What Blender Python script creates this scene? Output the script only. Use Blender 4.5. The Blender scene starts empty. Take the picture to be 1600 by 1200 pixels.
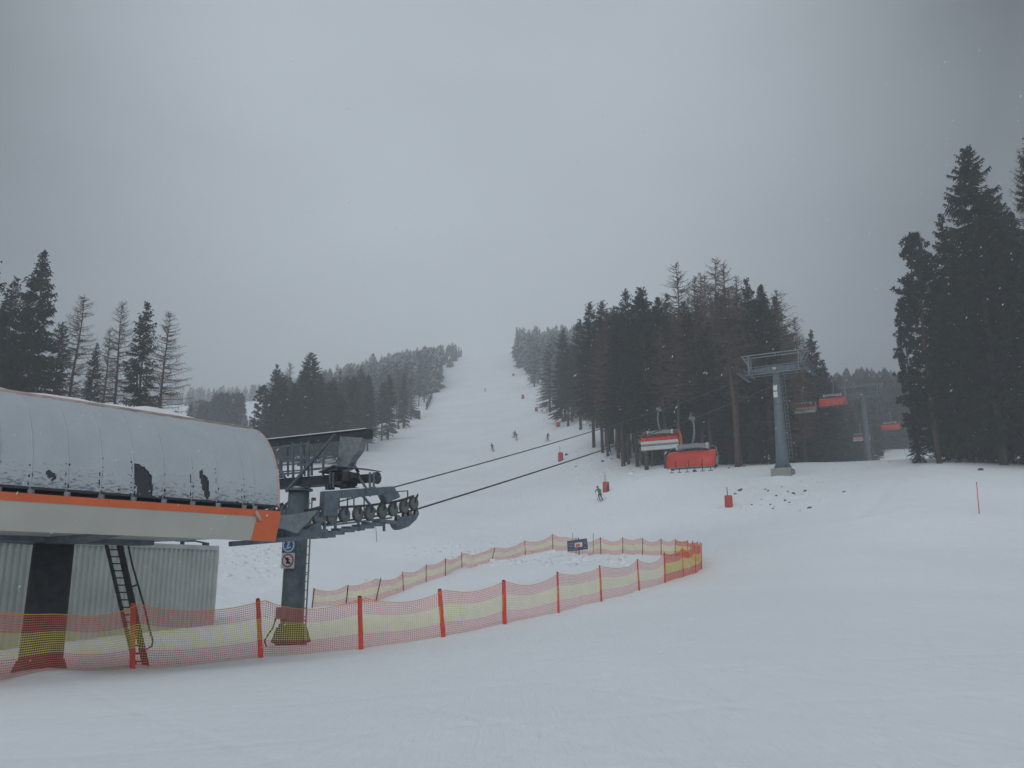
import bpy, math, random
import numpy as np
from mathutils import Vector, Matrix, noise

random.seed(7)
C = bpy.context.scene.collection
SC = bpy.context.scene
R = math.radians

# ---------------------------------------------------------------- camera
F = 1350.0                       # focal length in pixels of a 1600 wide frame
TH = math.atan(305 / F)          # camera pitch
CZ = 1.65
CT, ST = math.cos(TH), math.sin(TH)
cam = bpy.data.objects.new('camera', bpy.data.cameras.new('camera'))
C.objects.link(cam)
cam.data.sensor_width = 36
cam.data.lens = 36 * F / 1600
cam.data.clip_start = 0.1
cam.data.clip_end = 5000
cam.location = (0, 0, CZ)
cam.rotation_euler = (math.pi / 2 + TH, 0, 0)
SC.camera = cam

# ---------------------------------------------------------------- render / view
SC.view_settings.view_transform = 'Standard'
SC.view_settings.look = 'None'
SC.view_settings.exposure = -0.13
SC.view_settings.gamma = 1
SC.render.engine = 'CYCLES'
SC.cycles.use_denoising = True
SC.cycles.volume_bounces = 2
SC.cycles.max_bounces = 6
SC.cycles.diffuse_bounces = 3
SC.cycles.transparent_max_bounces = 8

# ---------------------------------------------------------------- world: a closed cloud deck
SUN_EL, SUN_ROT = R(38), R(200)
w = bpy.data.worlds.new("World"); SC.world = w; w.use_nodes = True
nt = w.node_tree; nt.nodes.clear()
def N(t, **k):
    n = nt.nodes.new(t)
    for a, b in k.items(): setattr(n, a, b)
    return n
out = N('ShaderNodeOutputWorld'); bg = N('ShaderNodeBackground')
sky = N('ShaderNodeTexSky'); sky.sky_type = 'NISHITA'; sky.sun_disc = False
sky.sun_elevation = SUN_EL; sky.sun_rotation = SUN_ROT
tc = N('ShaderNodeTexCoord'); nz = N('ShaderNodeTexNoise')
nz.inputs['Scale'].default_value = 1.6; nz.inputs['Detail'].default_value = 5; nz.inputs['Roughness'].default_value = .5
mp = N('ShaderNodeMapping'); mp.inputs['Scale'].default_value = (1, 1, 2.2)
nt.links.new(tc.outputs['Generated'], mp.inputs['Vector'])
nt.links.new(mp.outputs[0], nz.inputs['Vector'])
# brighter part of the deck: straight up the valley and overhead
def dirdot(vec):
    d = N('ShaderNodeVectorMath', operation='DOT_PRODUCT')
    v = Vector(vec).normalized()
    d.inputs[1].default_value = v
    nt.links.new(tc.outputs['Generated'], d.inputs[0])
    return d.outputs['Value']
def ramp(val, f0, f1, t0, t1):
    r = N('ShaderNodeMapRange'); r.interpolation_type = 'SMOOTHSTEP'
    for k, v in (('From Min', f0), ('From Max', f1), ('To Min', t0), ('To Max', t1)): r.inputs[k].default_value = v
    nt.links.new(val, r.inputs['Value']); return r.outputs[0]
def mth(op, a, b_):
    m = N('ShaderNodeMath', operation=op)
    for i, q in enumerate((a, b_)):
        if isinstance(q, (int, float)): m.inputs[i].default_value = q
        else: nt.links.new(q, m.inputs[i])
    return m.outputs[0]
glow = ramp(dirdot((-.03, .85, .52)), .82, 1.0, .05, .56)
over = ramp(dirdot((0, -.15, 1)), .52, .95, .0, .45)
back = ramp(dirdot((0, -1, .2)), -.25, .25, .0, .64)
gloom = ramp(dirdot((.62, .84, .36)), .88, .99, .0, -.10)
glow = mth('MAXIMUM', mth('ADD', glow, gloom), .04)
m2o = mth('MAXIMUM', mth('MAXIMUM', glow, over), back)
m3 = N('ShaderNodeMath', operation='MULTIPLY_ADD'); m3.inputs[1].default_value = .30; m3.inputs[2].default_value = -.14
nt.links.new(nz.outputs['Fac'], m3.inputs[0])
m4 = N('ShaderNodeMath', operation='ADD'); nt.links.new(m2o, m4.inputs[0]); nt.links.new(m3.outputs[0], m4.inputs[1])
tint = N('ShaderNodeVectorMath', operation='SCALE'); tint.inputs[0].default_value = (.90, 1.0, 1.08)
nt.links.new(m4.outputs[0], tint.inputs['Scale'])
sk = N('ShaderNodeVectorMath', operation='SCALE'); sk.inputs['Scale'].default_value = .1
nt.links.new(sky.outputs[0], sk.inputs[0])
mx = N('ShaderNodeMix', data_type='RGBA'); mx.inputs['Factor'].default_value = .04
nt.links.new(tint.outputs[0], mx.inputs['A']); nt.links.new(sk.outputs[0], mx.inputs['B'])
nt.links.new(mx.outputs['Result'], bg.inputs['Color']); bg.inputs['Strength'].default_value = 1.0
nt.links.new(bg.outputs[0], out.inputs['Surface'])

sun = bpy.data.objects.new('sun', bpy.data.lights.new('sun', 'SUN')); C.objects.link(sun)
sun.data.energy = .5; sun.data.angle = R(40); sun.data.color = (1, .97, .93)
sun.rotation_euler = (math.pi / 2 - SUN_EL, 0, math.pi - SUN_ROT)

# ---------------------------------------------------------------- pixel helpers
def ray(u, v):
    a, b = (u - 800) / F, (600 - v) / F
    return Vector((a, CT - b * ST, ST + b * CT))
def P(u, v, y):
    d = ray(u, v); return Vector((0, 0, CZ)) + d * (y / d.y)
def proj(p):
    z = p[2] - CZ; dep = p[1] * CT + z * ST
    return 800 + F * p[0] / dep, 600 - F * (z * CT - p[1] * ST) / dep

# ---------------------------------------------------------------- terrain
W0, SMAX = 20.0, 1.3
def W(y): return math.sqrt(y * y + W0 * W0)
US = [-500, 0, 200, 330, 440, 560, 680, 755, 820, 876, 946, 1000, 1100, 1225, 1300, 1450, 1600, 2100]
ZROWS = {-70: [-1] * 18, -10: [-.1] * 18, 5: [0] * 18,
 12: [-.15, -.15, -.15, -.1, -.1, -.05, 0, 0, 0, 0, 0, 0, .05, .05, .1, .1, .1, .1],
 20: [-.6, -.5, -.4, -.35, -.3, -.3, -.2, -.1, 0, .05, .1, .15, .3, .4, .4, .5, .5, .5],
 24: [-.6, -.7, -.7, -.65, -.5, -.35, -.15, 0, .12, .2, .3, .4, .55, .6, .7, .7, .7, .7],
 28: [-.2, -.3, -.35, -.45, -.6, -.4, -.1, .1, .25, .35, .45, .6, .8, .9, .9, 1, 1, 1],
 33: [0, 0, -.05, -.02, -.2, 0, .1, .3, .5, .65, .75, .85, 1.0, 1.2, 1.2, 1.3, 1.3, 1.3],
 40: [.4, .4, .4, .35, .2, .2, .3, .5, .7, .9, 1.1, 1.1, 1.3, 1.8, 1.9, 2, 2, 2],
 50: [.8, .8, .8, .6, .3, .2, .7, 1.2, 1.5, 1.7, 1.9, 2, 2.1, 2.9, 3.1, 3.4, 3.6, 3.6]}
VROWS = {75: [800, 800, 800, 830, 850, 865, 872, 868, 867, 858, 862, 850, 830, 790, 780, 735, 735, 735],
 100: [730, 740, 745, 770, 785, 800, 805, 805, 795, 772, 765, 735, 729, 718, 719, 712, 716, 700],
 130: [700, 700, 705, 728, 745, 755, 765, 766, 752, 716, 690, 700, 728, 735, 745, 735, 735, 735],
 180: [670, 660, 665, 690, 700, 703, 708, 705, 695, 668, 645, 650, 705, 733, 738, 728, 728, 728],
 250: [645, 645, 655, 670, 670, 668, 655, 650, 645, 625, 605, 612, 690, 715, 705, 695, 695, 695],
 330: [630, 632, 638, 655, 650, 638, 622, 613, 608, 592, 575, 580, 660, 670, 662, 655, 655, 655],
 420: [622, 625, 632, 640, 640, 612, 588, 578, 575, 567, 555, 560, 630, 640, 636, 630, 630, 630],
 520: [618, 620, 628, 634, 625, 590, 563, 551, 549, 546, 542, 545, 605, 620, 620, 610, 610, 610],
 620: [625, 625, 630, 634, 620, 590, 563, 553, 551, 550, 545, 545, 595, 605, 605, 595, 595, 595],
 760: [640, 640, 640, 640, 630, 600, 580, 572, 570, 568, 560, 560, 600, 605, 605, 595, 595, 595]}
sg = np.linspace(-SMAX, SMAX, 401)
kn, zk = [], []
for y in sorted(list(ZROWS) + list(VROWS)):
    if y in ZROWS:
        xs = [(u - 800) / F * max(y, 5) for u in US]; zz = ZROWS[y]
    else:
        pp = [P(u, v, y) for u, v in zip(US, VROWS[y])]; xs = [p.x for p in pp]; zz = [p.z for p in pp]
    kn.append(y); zk.append(np.interp(sg, [x / W(y) for x in xs], zz))
zk = np.array(zk)
yl = list(np.arange(-60, 4, 2.0)); y = 4.0
while y < 750: yl.append(y); y += max(.22, y * .0125)
yl.append(750.0); yg = np.array(yl)
Z = np.empty((len(yg), len(sg)))
for j in range(len(sg)): Z[:, j] = np.interp(yg, kn, zk[:, j])
def gauss(a, s, ax):
    r = int(3 * s); k = np.exp(-.5 * (np.arange(-r, r + 1) / s) ** 2); k /= k.sum()
    pad = [(0, 0), (0, 0)]; pad[ax] = (r, r); b = np.pad(a, pad, mode='edge')
    return np.apply_along_axis(lambda q: np.convolve(q, k, mode='valid'), ax, b)
Z = gauss(gauss(Z, 5, 1), 4.5, 0)
XX = sg[None, :] * np.sqrt(yg ** 2 + W0 ** 2)[:, None]
YY = np.repeat(yg[:, None], len(sg), 1)
def lump(u0, v0, ru, rv, u, v):
    d = ((u - u0) / ru) ** 2 + ((v - v0) / rv) ** 2
    return np.exp(-d)
zz = Z - CZ; dep = np.maximum(YY * CT + zz * ST, 1)
# places where the snow is churned up: behind the station, at the far fence, on the right bank
def rough_at(x, y):
    r = 0
    r += 1.0 * math.exp(-(((x + 17) / 6) ** 2 + ((y - 52) / 9) ** 2))
    r += 1.0 * math.exp(-(((x - 2) / 9) ** 2 + ((y - 66) / 6) ** 2))
    r += .6 * math.exp(-(((x + 6) / 9) ** 2 + ((y - 84) / 6) ** 2))
    r += .9 * math.exp(-(((x - 24) / 9) ** 2 + ((y - 78) / 6) ** 2))
    r += .9 * math.exp(-(((x - 13) / 7) ** 2 + ((y - 104) / 7) ** 2))
    return r
for i in range(len(yg)):
    yy = yg[i]
    for j in range(len(sg)):
        x = XX[i, j]
        n = noise.noise((x * .11, yy * .11, 3.3)) * min(.5, .05 + abs(yy) * .0022)
        n += noise.noise((x * .5, yy * .35, 1.3)) * .025
        if 35 < yy < 120:
            r = rough_at(x, yy)
            if r > .02:
                q = noise.noise((x * .9, yy * .9, 7.7)) + .6 * noise.noise((x * 2.1, yy * 2.1, 5.5))
                n += r * .3 * q
        Z[i, j] += n
def berm(pts, hgt, wid):
    q = [P(u, v, y) for u, v, y in pts]
    for a, b_ in zip(q[:-1], q[1:]):
        ax, ay, bx, by = a.x, a.y, b_.x, b_.y; L2 = (bx - ax) ** 2 + (by - ay) ** 2
        t = np.clip(((XX - ax) * (bx - ax) + (YY - ay) * (by - ay)) / L2, 0, 1)
        d2 = (XX - ax - t * (bx - ax)) ** 2 + (YY - ay - t * (by - ay)) ** 2
        global Z
        Z = Z + hgt * np.exp(-d2 / wid ** 2) * ((t > 0) & (t < 1))
berm([(812, 628, 300), (832, 655, 240), (846, 675, 205), (857, 695, 180)], .9, 1.6)
berm([(700, 625, 310), (688, 655, 245), (672, 680, 205)], .5, 1.6)
berm([(1440, 735, 88), (1400, 760, 75), (1340, 795, 62)], -.16, .45)
berm([(1330, 745, 84), (1450, 752, 80), (1560, 765, 70)], -.14, .5)
berm([(1180, 830, 62), (1330, 838, 60), (1500, 832, 62)], .10, .5)
def H(x, y):
    fi = np.interp(y, yg, np.arange(len(yg))); s = x / W(y)
    fj = min(max((s + SMAX) / (2 * SMAX) * (len(sg) - 1), 0), len(sg) - 1.001)
    fi = min(fi, len(yg) - 1.001); i, j = int(fi), int(fj); a, b = fi - i, fj - j
    return float((Z[i, j] * (1 - b) + Z[i, j + 1] * b) * (1 - a) + (Z[i + 1, j] * (1 - b) + Z[i + 1, j + 1] * b) * a)
def hit(u, v, y0=6.0):
    """where the sight line through (u, v) meets the snow"""
    d = ray(u, v); y = y0
    while y < 740:
        p = Vector((0, 0, CZ)) + d * (y / d.y)
        if p.z <= H(p.x, p.y):
            break
        y += .15 + y * .003
    p.z = H(p.x, p.y); return p
def at(u, y):
    """the snow surface at depth y seen in column u"""
    x = (u - 800) / F * y
    for _ in range(5):
        z = H(x, y) - CZ; x = (u - 800) / F * (y * CT + z * ST)
    return Vector((x, y, H(x, y)))

# ---------------------------------------------------------------- materials
def mat(name, col, rough=.7, metal=0, nscale=0, namt=.0, bump=0, bscale=20, spec=.3, alpha=1, detail=4):
    m = bpy.data.materials.new(name); m.use_nodes = True; t = m.node_tree
    b = t.nodes['Principled BSDF']
    b.inputs['Base Color'].default_value = (*col, 1); b.inputs['Roughness'].default_value = rough
    b.inputs['Metallic'].default_value = metal; b.inputs['Specular IOR Level'].default_value = spec
    c = t.nodes.new('ShaderNodeTexCoord')
    if nscale:
        n = t.nodes.new('ShaderNodeTexNoise'); n.inputs['Scale'].default_value = nscale; n.inputs['Detail'].default_value = detail
        t.links.new(c.outputs['Object'], n.inputs['Vector'])
        r = t.nodes.new('ShaderNodeValToRGB')
        lo = [max(0, q * (1 - namt)) for q in col]; hi = [min(1, q * (1 + namt)) for q in col]
        r.color_ramp.elements[0].position = .3; r.color_ramp.elements[1].position = .7
        r.color_ramp.elements[0].color = (*lo, 1); r.color_ramp.elements[1].color = (*hi, 1)
        t.links.new(n.outputs['Fac'], r.inputs['Fac']); t.links.new(r.outputs['Color'], b.inputs['Base Color'])
    if bump:
        n = t.nodes.new('ShaderNodeTexNoise'); n.inputs['Scale'].default_value = bscale; n.inputs['Detail'].default_value = 5
        t.links.new(c.outputs['Object'], n.inputs['Vector'])
        bp = t.nodes.new('ShaderNodeBump'); bp.inputs['Strength'].default_value = bump; bp.inputs['Distance'].default_value = .05
        t.links.new(n.outputs['Fac'], bp.inputs['Height']); t.links.new(bp.outputs['Normal'], b.inputs['Normal'])
    if alpha < 1:
        b.inputs['Alpha'].default_value = alpha
    return m
def snow_mat():
    m = mat('snow_ground', (.84, .865, .89), .75, nscale=.09, namt=.035, spec=.2)
    t = m.node_tree; b = t.nodes['Principled BSDF']
    c = t.nodes.new('ShaderNodeTexCoord')
    bumps = None
    for sc, dist, stren, sq in ((14, .015, .6, (1, 1, 1)), (2.2, .06, .5, (1, .6, 1)), (.7, .10, .5, (.35, 1, 1))):
        mpn = t.nodes.new('ShaderNodeMapping'); mpn.inputs['Scale'].default_value = sq
        t.links.new(c.outputs['Object'], mpn.inputs['Vector'])
        n = t.nodes.new('ShaderNodeTexNoise'); n.inputs['Scale'].default_value = sc; n.inputs['Detail'].default_value = 6
        t.links.new(mpn.outputs[0], n.inputs['Vector'])
        bp = t.nodes.new('ShaderNodeBump'); bp.inputs['Strength'].default_value = stren; bp.inputs['Distance'].default_value = dist
        t.links.new(n.outputs['Fac'], bp.inputs['Height'])
        if bumps: t.links.new(bumps.outputs['Normal'], bp.inputs['Normal'])
        bumps = bp
    # faint ski and groomer tracks wandering down the piste
    mpn = t.nodes.new('ShaderNodeMapping'); mpn.inputs['Scale'].default_value = (.9, .06, .06)
    mpn.inputs['Rotation'].default_value = (0, 0, R(12))
    t.links.new(c.outputs['Object'], mpn.inputs['Vector'])
    n = t.nodes.new('ShaderNodeTexNoise'); n.inputs['Scale'].default_value = 1.1; n.inputs['Detail'].default_value = 7; n.inputs['Roughness'].default_value = .7
    t.links.new(mpn.outputs[0], n.inputs['Vector'])
    bp = t.nodes.new('ShaderNodeBump'); bp.inputs['Strength'].default_value = .5; bp.inputs['Distance'].default_value = .25
    t.links.new(n.outputs['Fac'], bp.inputs['Height']); t.links.new(bumps.outputs['Normal'], bp.inputs['Normal'])
    # crossing ski tracks: thin wandering grooves
    last = bp
    for ang, sc in ((20, .55), (-35, .38), (75, .3)):
        mp2 = t.nodes.new('ShaderNodeMapping'); mp2.inputs['Rotation'].default_value = (0, 0, R(ang))
        t.links.new(c.outputs['Object'], mp2.inputs['Vector'])
        wv = t.nodes.new('ShaderNodeTexWave'); wv.inputs['Scale'].default_value = sc * .3; wv.inputs['Distortion'].default_value = 9; wv.inputs['Detail'].default_value = 2; wv.inputs['Detail Scale'].default_value = .25
        t.links.new(mp2.outputs[0], wv.inputs['Vector'])
        r = t.nodes.new('ShaderNodeValToRGB'); r.color_ramp.elements[0].position = .0; r.color_ramp.elements[0].color = (0, 0, 0, 1); r.color_ramp.elements[1].position = .035; r.color_ramp.elements[1].color = (1, 1, 1, 1)
        t.links.new(wv.outputs['Fac'], r.inputs['Fac'])
        b2 = t.nodes.new('ShaderNodeBump'); b2.inputs['Strength'].default_value = .35; b2.inputs['Distance'].default_value = .025
        t.links.new(r.outputs['Color'], b2.inputs['Height']); t.links.new(last.outputs['Normal'], b2.inputs['Normal']); last = b2
    t.links.new(last.outputs['Normal'], b.inputs['Normal'])
    return m
M = {}
M['snow'] = snow_mat()
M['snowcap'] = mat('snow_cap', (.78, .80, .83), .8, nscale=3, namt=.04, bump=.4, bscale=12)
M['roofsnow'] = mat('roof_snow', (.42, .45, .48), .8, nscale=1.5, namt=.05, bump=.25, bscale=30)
M['roof'] = mat('dark_acrylic', (.022, .027, .04), .35, nscale=3, namt=.3, spec=.5)
M['beige'] = mat('grey_beige_panel', (.42, .415, .37), .5, nscale=1.2, namt=.06)
M['orange'] = mat('orange_panel', (.62, .13, .045), .45, nscale=2, namt=.10)
M['rim'] = mat('frosted_orange_rim', (.47, .35, .32), .6, nscale=5, namt=.2)
M['steel'] = mat('blue_grey_steel', (.115, .145, .17), .55, metal=.1, nscale=4, namt=.25)
M['dark'] = mat('dark_steel', (.036, .044, .052), .6, nscale=5, namt=.35)
M['galv'] = mat('galvanised_steel', (.21, .235, .25), .5, metal=.2, nscale=6, namt=.2)
M['pylon'] = mat('pylon_paint', (.115, .145, .17), .55, nscale=2, namt=.16)
M['rubber'] = mat('tan_rubber', (.12, .112, .092), .8, nscale=9, namt=.25)
M['cont'] = mat('container_paint', (.47, .50, .48), .55, nscale=1.3, namt=.1)
M['cable'] = mat('wire_rope', (.035, .04, .042), .5)
M['concrete'] = mat('concrete', (.26, .26, .24), .85, nscale=4, namt=.2, bump=.4)
M['post'] = mat('orange_red_post', (.70, .065, .04), .5, nscale=6, namt=.15)
M['postd'] = mat('dark_red_pole', (.16, .035, .04), .6)
M['netr'] = mat('red_net', (.74, .16, .10), .7, nscale=3, namt=.15)
M['nety'] = mat('yellow_net', (.76, .60, .13), .7, nscale=3, namt=.12)
M['neto'] = mat('orange_net_rope', (.72, .34, .03), .7)
M['bubble'] = mat('orange_red_bubble', (.50, .045, .03), .35, nscale=2, namt=.12, spec=.5)
M['bubbleb'] = mat('orange_bubble_back', (.60, .12, .045), .3, nscale=2, namt=.15)
M['seat'] = mat('white_backrest', (.50, .51, .50), .6, nscale=3, namt=.08)
M['black'] = mat('black_plastic', (.02, .022, .025), .6)
M['pad'] = mat('red_crash_pad', (.46, .06, .05), .6, nscale=4, namt=.2)
M['padd'] = mat('dark_pad_panel', (.06, .04, .045), .6)
M['blue'] = mat('sign_blue', (.03, .13, .34), .5)
M['white'] = mat('sign_white', (.62, .63, .62), .5, nscale=5, namt=.08)
M['red'] = mat('sign_red', (.50, .05, .06), .5)
M['navy'] = mat('banner_navy', (.055, .075, .14), .6, nscale=4, namt=.2)
M['bark'] = mat('bark', (.060, .045, .038), .95, nscale=5, namt=.4, bump=.5)
M['barkr'] = mat('reddish_bark', (.085, .055, .047), .95, nscale=5, namt=.35, bump=.5)
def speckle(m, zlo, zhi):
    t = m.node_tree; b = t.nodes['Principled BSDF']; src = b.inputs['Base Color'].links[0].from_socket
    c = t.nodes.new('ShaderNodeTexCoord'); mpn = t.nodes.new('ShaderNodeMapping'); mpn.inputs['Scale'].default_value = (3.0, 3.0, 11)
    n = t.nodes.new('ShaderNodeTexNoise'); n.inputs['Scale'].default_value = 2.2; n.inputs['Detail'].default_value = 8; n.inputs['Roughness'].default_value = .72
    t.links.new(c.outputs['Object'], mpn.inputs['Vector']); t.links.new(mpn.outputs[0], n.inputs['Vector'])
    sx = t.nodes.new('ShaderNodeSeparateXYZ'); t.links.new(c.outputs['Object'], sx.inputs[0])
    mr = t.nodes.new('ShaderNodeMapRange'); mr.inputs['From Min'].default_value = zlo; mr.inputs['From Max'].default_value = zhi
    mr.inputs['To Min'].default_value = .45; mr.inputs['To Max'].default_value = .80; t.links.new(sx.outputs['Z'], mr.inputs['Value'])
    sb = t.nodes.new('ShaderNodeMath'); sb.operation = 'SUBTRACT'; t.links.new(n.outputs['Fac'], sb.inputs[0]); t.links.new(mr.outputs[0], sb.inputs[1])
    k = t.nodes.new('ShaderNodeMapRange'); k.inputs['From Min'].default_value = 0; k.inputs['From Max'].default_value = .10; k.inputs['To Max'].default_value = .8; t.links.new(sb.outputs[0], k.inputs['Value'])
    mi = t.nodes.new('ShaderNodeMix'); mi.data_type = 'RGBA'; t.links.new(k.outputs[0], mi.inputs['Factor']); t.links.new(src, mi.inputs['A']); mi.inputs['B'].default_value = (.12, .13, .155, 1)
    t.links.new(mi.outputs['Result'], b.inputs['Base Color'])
def leafmat(name, col, amt):
    m = mat(name, col, .85, nscale=.9, namt=amt, spec=.1)
    return m
M['needle'] = leafmat('spruce_needles', (.024, .032, .025), .5)
M['needle2'] = leafmat('pine_needles', (.022, .032, .025), .5)
M['larch'] = leafmat('larch_twigs', (.12, .084, .062), .35)
M['frost_haze'] = leafmat('frost_haze_needles', (.26, .28, .285), .3)  # pale tone: rime, plus distance haze put into the needle colour
M['soil'] = mat('dark_soil', (.10, .095, .09), .95, nscale=6, namt=.5, bump=.6)
M['wood'] = mat('weathered_wood', (.085, .075, .068), .9, nscale=5, namt=.35)
M['green'] = mat('green_jacket', (.05, .22, .11), .8)
M['jdark'] = mat('dark_clothing', (.035, .045, .055), .85)
M['jbrown'] = mat('red_brown_jacket', (.16, .05, .05), .85)
M['jgrey'] = mat('grey_blue_jacket', (.10, .14, .15), .85)
M['jyel'] = mat('grey_trousers', (.20, .21, .16), .85)
M['skin'] = mat('skin', (.45, .28, .22), .6)
M['ski'] = mat('ski_red', (.35, .06, .05), .4)

# ---------------------------------------------------------------- mesh helpers
class MB:
    def __init__(s): s.v, s.f, s.m = [], [], []
    def quad(s, a, b, c, d, m=0):
        n = len(s.v); s.v += [a, b, c, d]; s.f.append((n, n + 1, n + 2, n + 3)); s.m.append(m)
    def tri(s, a, b, c, m=0):
        n = len(s.v); s.v += [a, b, c]; s.f.append((n, n + 1, n + 2)); s.m.append(m)
    def hexa(s, p, m=0):         # p: 4 bottom + 4 top
        n = len(s.v); s.v += [Vector(q) for q in p]
        for f in ((3, 2, 1, 0), (4, 5, 6, 7), (0, 1, 5, 4), (1, 2, 6, 5), (2, 3, 7, 6), (3, 0, 4, 7)):
            s.f.append(tuple(n + k for k in f)); s.m.append(m)
    def box(s, c, d, m=0, R_=None):
        c = Vector(c); x, y, z = d[0] / 2, d[1] / 2, d[2] / 2
        pts = [(-x, -y, -z), (x, -y, -z), (x, y, -z), (-x, y, -z), (-x, -y, z), (x, -y, z), (x, y, z), (-x, y, z)]
        s.hexa([c + (R_ @ Vector(p) if R_ else Vector(p)) for p in pts], m)
    def bar(s, p, q, w, h=None, m=0, up=(0, 0, 1)):
        p, q = Vector(p), Vector(q); h = h or w
        d = (q - p).normalized(); u = Vector(up)
        if abs(d.dot(u)) > .98: u = Vector((0, 1, 0))
        a = d.cross(u).normalized(); b = a.cross(d).normalized()
        a *= w / 2; b *= h / 2
        s.hexa([p - a - b, p + a - b, q + a - b, q - a - b, p - a + b, p + a + b, q + a + b, q - a + b], m)
    def tube(s, pts, r, n=8, m=0, cap=True):
        pts = [Vector(p) for p in pts]; k0 = len(s.v)
        rs = r if isinstance(r, (list, tuple)) else [r] * len(pts)
        ref = None
        for i, p in enumerate(pts):
            d = (pts[min(i + 1, len(pts) - 1)] - pts[max(i - 1, 0)])
            d = d.normalized() if d.length > 1e-9 else Vector((0, 0, 1))
            if ref is None or abs(ref.dot(d)) > .95:
                ref = Vector((0, 0, 1)) if abs(d.z) < .9 else Vector((1, 0, 0))
            a = d.cross(ref).normalized(); b = d.cross(a).normalized(); ref = a.cross(d) * -1 if False else ref
            for k in range(n):
                t = 2 * math.pi * k / n
                s.v.append(p + (a * math.cos(t) + b * math.sin(t)) * rs[i])
        for i in range(len(pts) - 1):
            for k in range(n):
                a0 = k0 + i * n + k; a1 = k0 + i * n + (k + 1) % n
                s.f.append((a0, a1, a1 + n, a0 + n)); s.m.append(m)
        if cap:
            s.f.append(tuple(k0 + k for k in range(n))[::-1]); s.m.append(m)
            e = k0 + (len(pts) - 1) * n
            s.f.append(tuple(e + k for k in range(n))); s.m.append(m)
    def prism(s, poly, off, m=0):
        poly = [Vector(p) for p in poly]; off = Vector(off); n = len(poly); k = len(s.v)
        s.v += poly + [p + off for p in poly]
        s.f.append(tuple(range(k, k + n))); s.m.append(m)
        s.f.append(tuple(range(k + n, k + 2 * n))[::-1]); s.m.append(m)
        for i in range(n):
            j = (i + 1) % n; s.f.append((k + j, k + i, k + n + i, k + n + j)); s.m.append(m)
    def blob(s, c, r, m=0, seed=0, amp=.35, seg=8, rings=5):
        c = Vector(c); k = len(s.v)
        for i in range(rings + 1):
            ph = math.pi * i / rings
            for j in range(seg):
                t = 2 * math.pi * j / seg
                d = Vector((math.sin(ph) * math.cos(t), math.sin(ph) * math.sin(t), math.cos(ph)))
                q = 1 + amp * noise.noise(d * 1.7 + Vector((seed * 3.1, seed * 1.7, seed)))
                s.v.append(c + Vector((d.x * r[0], d.y * r[1], d.z * r[2])) * q)
        for i in range(rings):
            for j in range(seg):
                a = k + i * seg + j; b = k + i * seg + (j + 1) % seg
                s.f.append((a, b, b + seg, a + seg)); s.m.append(m)
    def data(s, name, mats, smooth=False, origin=None):
        me = bpy.data.meshes.new(name)
        o = Vector(origin) if origin is not None else Vector((0, 0, 0))
        me.from_pydata([tuple(Vector(v) - o) for v in s.v], [], s.f)
        for q in (mats if isinstance(mats, (list, tuple)) else [mats]): me.materials.append(M[q])
        me.polygons.foreach_set('material_index', s.m)
        if smooth: me.polygons.foreach_set('use_smooth', [True] * len(s.f))
        me.update(); return me
    def build(s, name, mats, parent=None, smooth=False, origin=None):
        o = bpy.data.objects.new(name, s.data(name, mats, smooth, origin)); C.objects.link(o)
        if parent: o.parent = parent
        return o
def thing(name, label, cat, loc=(0, 0, 0), rz=0, group=None):
    o = bpy.data.objects.new(name, None); C.objects.link(o); o.empty_display_size = .3
    o.location = loc; o.rotation_euler = (0, 0, rz); o['label'] = label; o['category'] = cat
    if group: o['group'] = group
    return o
def tag(o, label, cat, group=None, kind=None):
    if label: o['label'] = label
    if cat: o['category'] = cat
    if group: o['group'] = group
    if kind: o['kind'] = kind
    return o
def dup(root, loc, rz, label=None, cat=None, group=None, scale=None):
    r = root.copy(); C.objects.link(r); r.location = loc; r.rotation_euler = (0, 0, rz)
    if scale: r.scale = scale
    if label: r['label'] = label
    if cat: r['category'] = cat
    if group: r['group'] = group
    elif 'group' in r: del r['group']
    for ch in list(root.children):
        c = ch.copy(); C.objects.link(c); c.parent = r
        for g in ch.children:
            d = g.copy(); C.objects.link(d); d.parent = c
    return r

# drifts against the things that stand in the snow
def mound(x, y, hgt, wid):
    global Z
    Z = Z + hgt * np.exp(-((XX - x) ** 2 + (YY - y) ** 2) / wid ** 2)
for u, v in ((73, 1062), (456, 1018)):
    p = hit(u, v); mound(p.x - .25, p.y + .1, .16, .95)
p = hit(1224, 752); mound(p.x, p.y + .8, .35, 2.2)
q_ = [hit(*a) for a in ((-215, 1092), (-10, 1067), (208, 1046), (409, 1029), (565, 1016), (694, 996), (789, 976), (873, 958), (940, 941), (999, 923), (1039, 911), (1068, 902), (1087, 896))]
for a, b_ in zip(q_[:-1], q_[1:]):
    n_ = max(2, int((b_ - a).length / .6))
    for k in range(n_):
        c_ = a.lerp(b_, k / n_); mound(c_.x, c_.y + .25, .07 * (1 + noise.noise((c_.x, c_.y, 2)) * 1.2), .45)
# ---------------------------------------------------------------- terrain mesh
ny, ns = Z.shape
co = np.stack([XX, YY, Z], -1).reshape(-1, 3)
idx = np.arange(ny * ns).reshape(ny, ns)
fa = np.stack([idx[:-1, :-1], idx[:-1, 1:], idx[1:, 1:], idx[1:, :-1]], -1).reshape(-1, 4)
me = bpy.data.meshes.new('snow_ground'); me.from_pydata(co.tolist(), [], fa.tolist()); me.materials.append(M['snow'])
me.polygons.foreach_set('use_smooth', [True] * len(me.polygons))
g = bpy.data.objects.new('snow_ground', me); C.objects.link(g); g['kind'] = 'structure'

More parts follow.
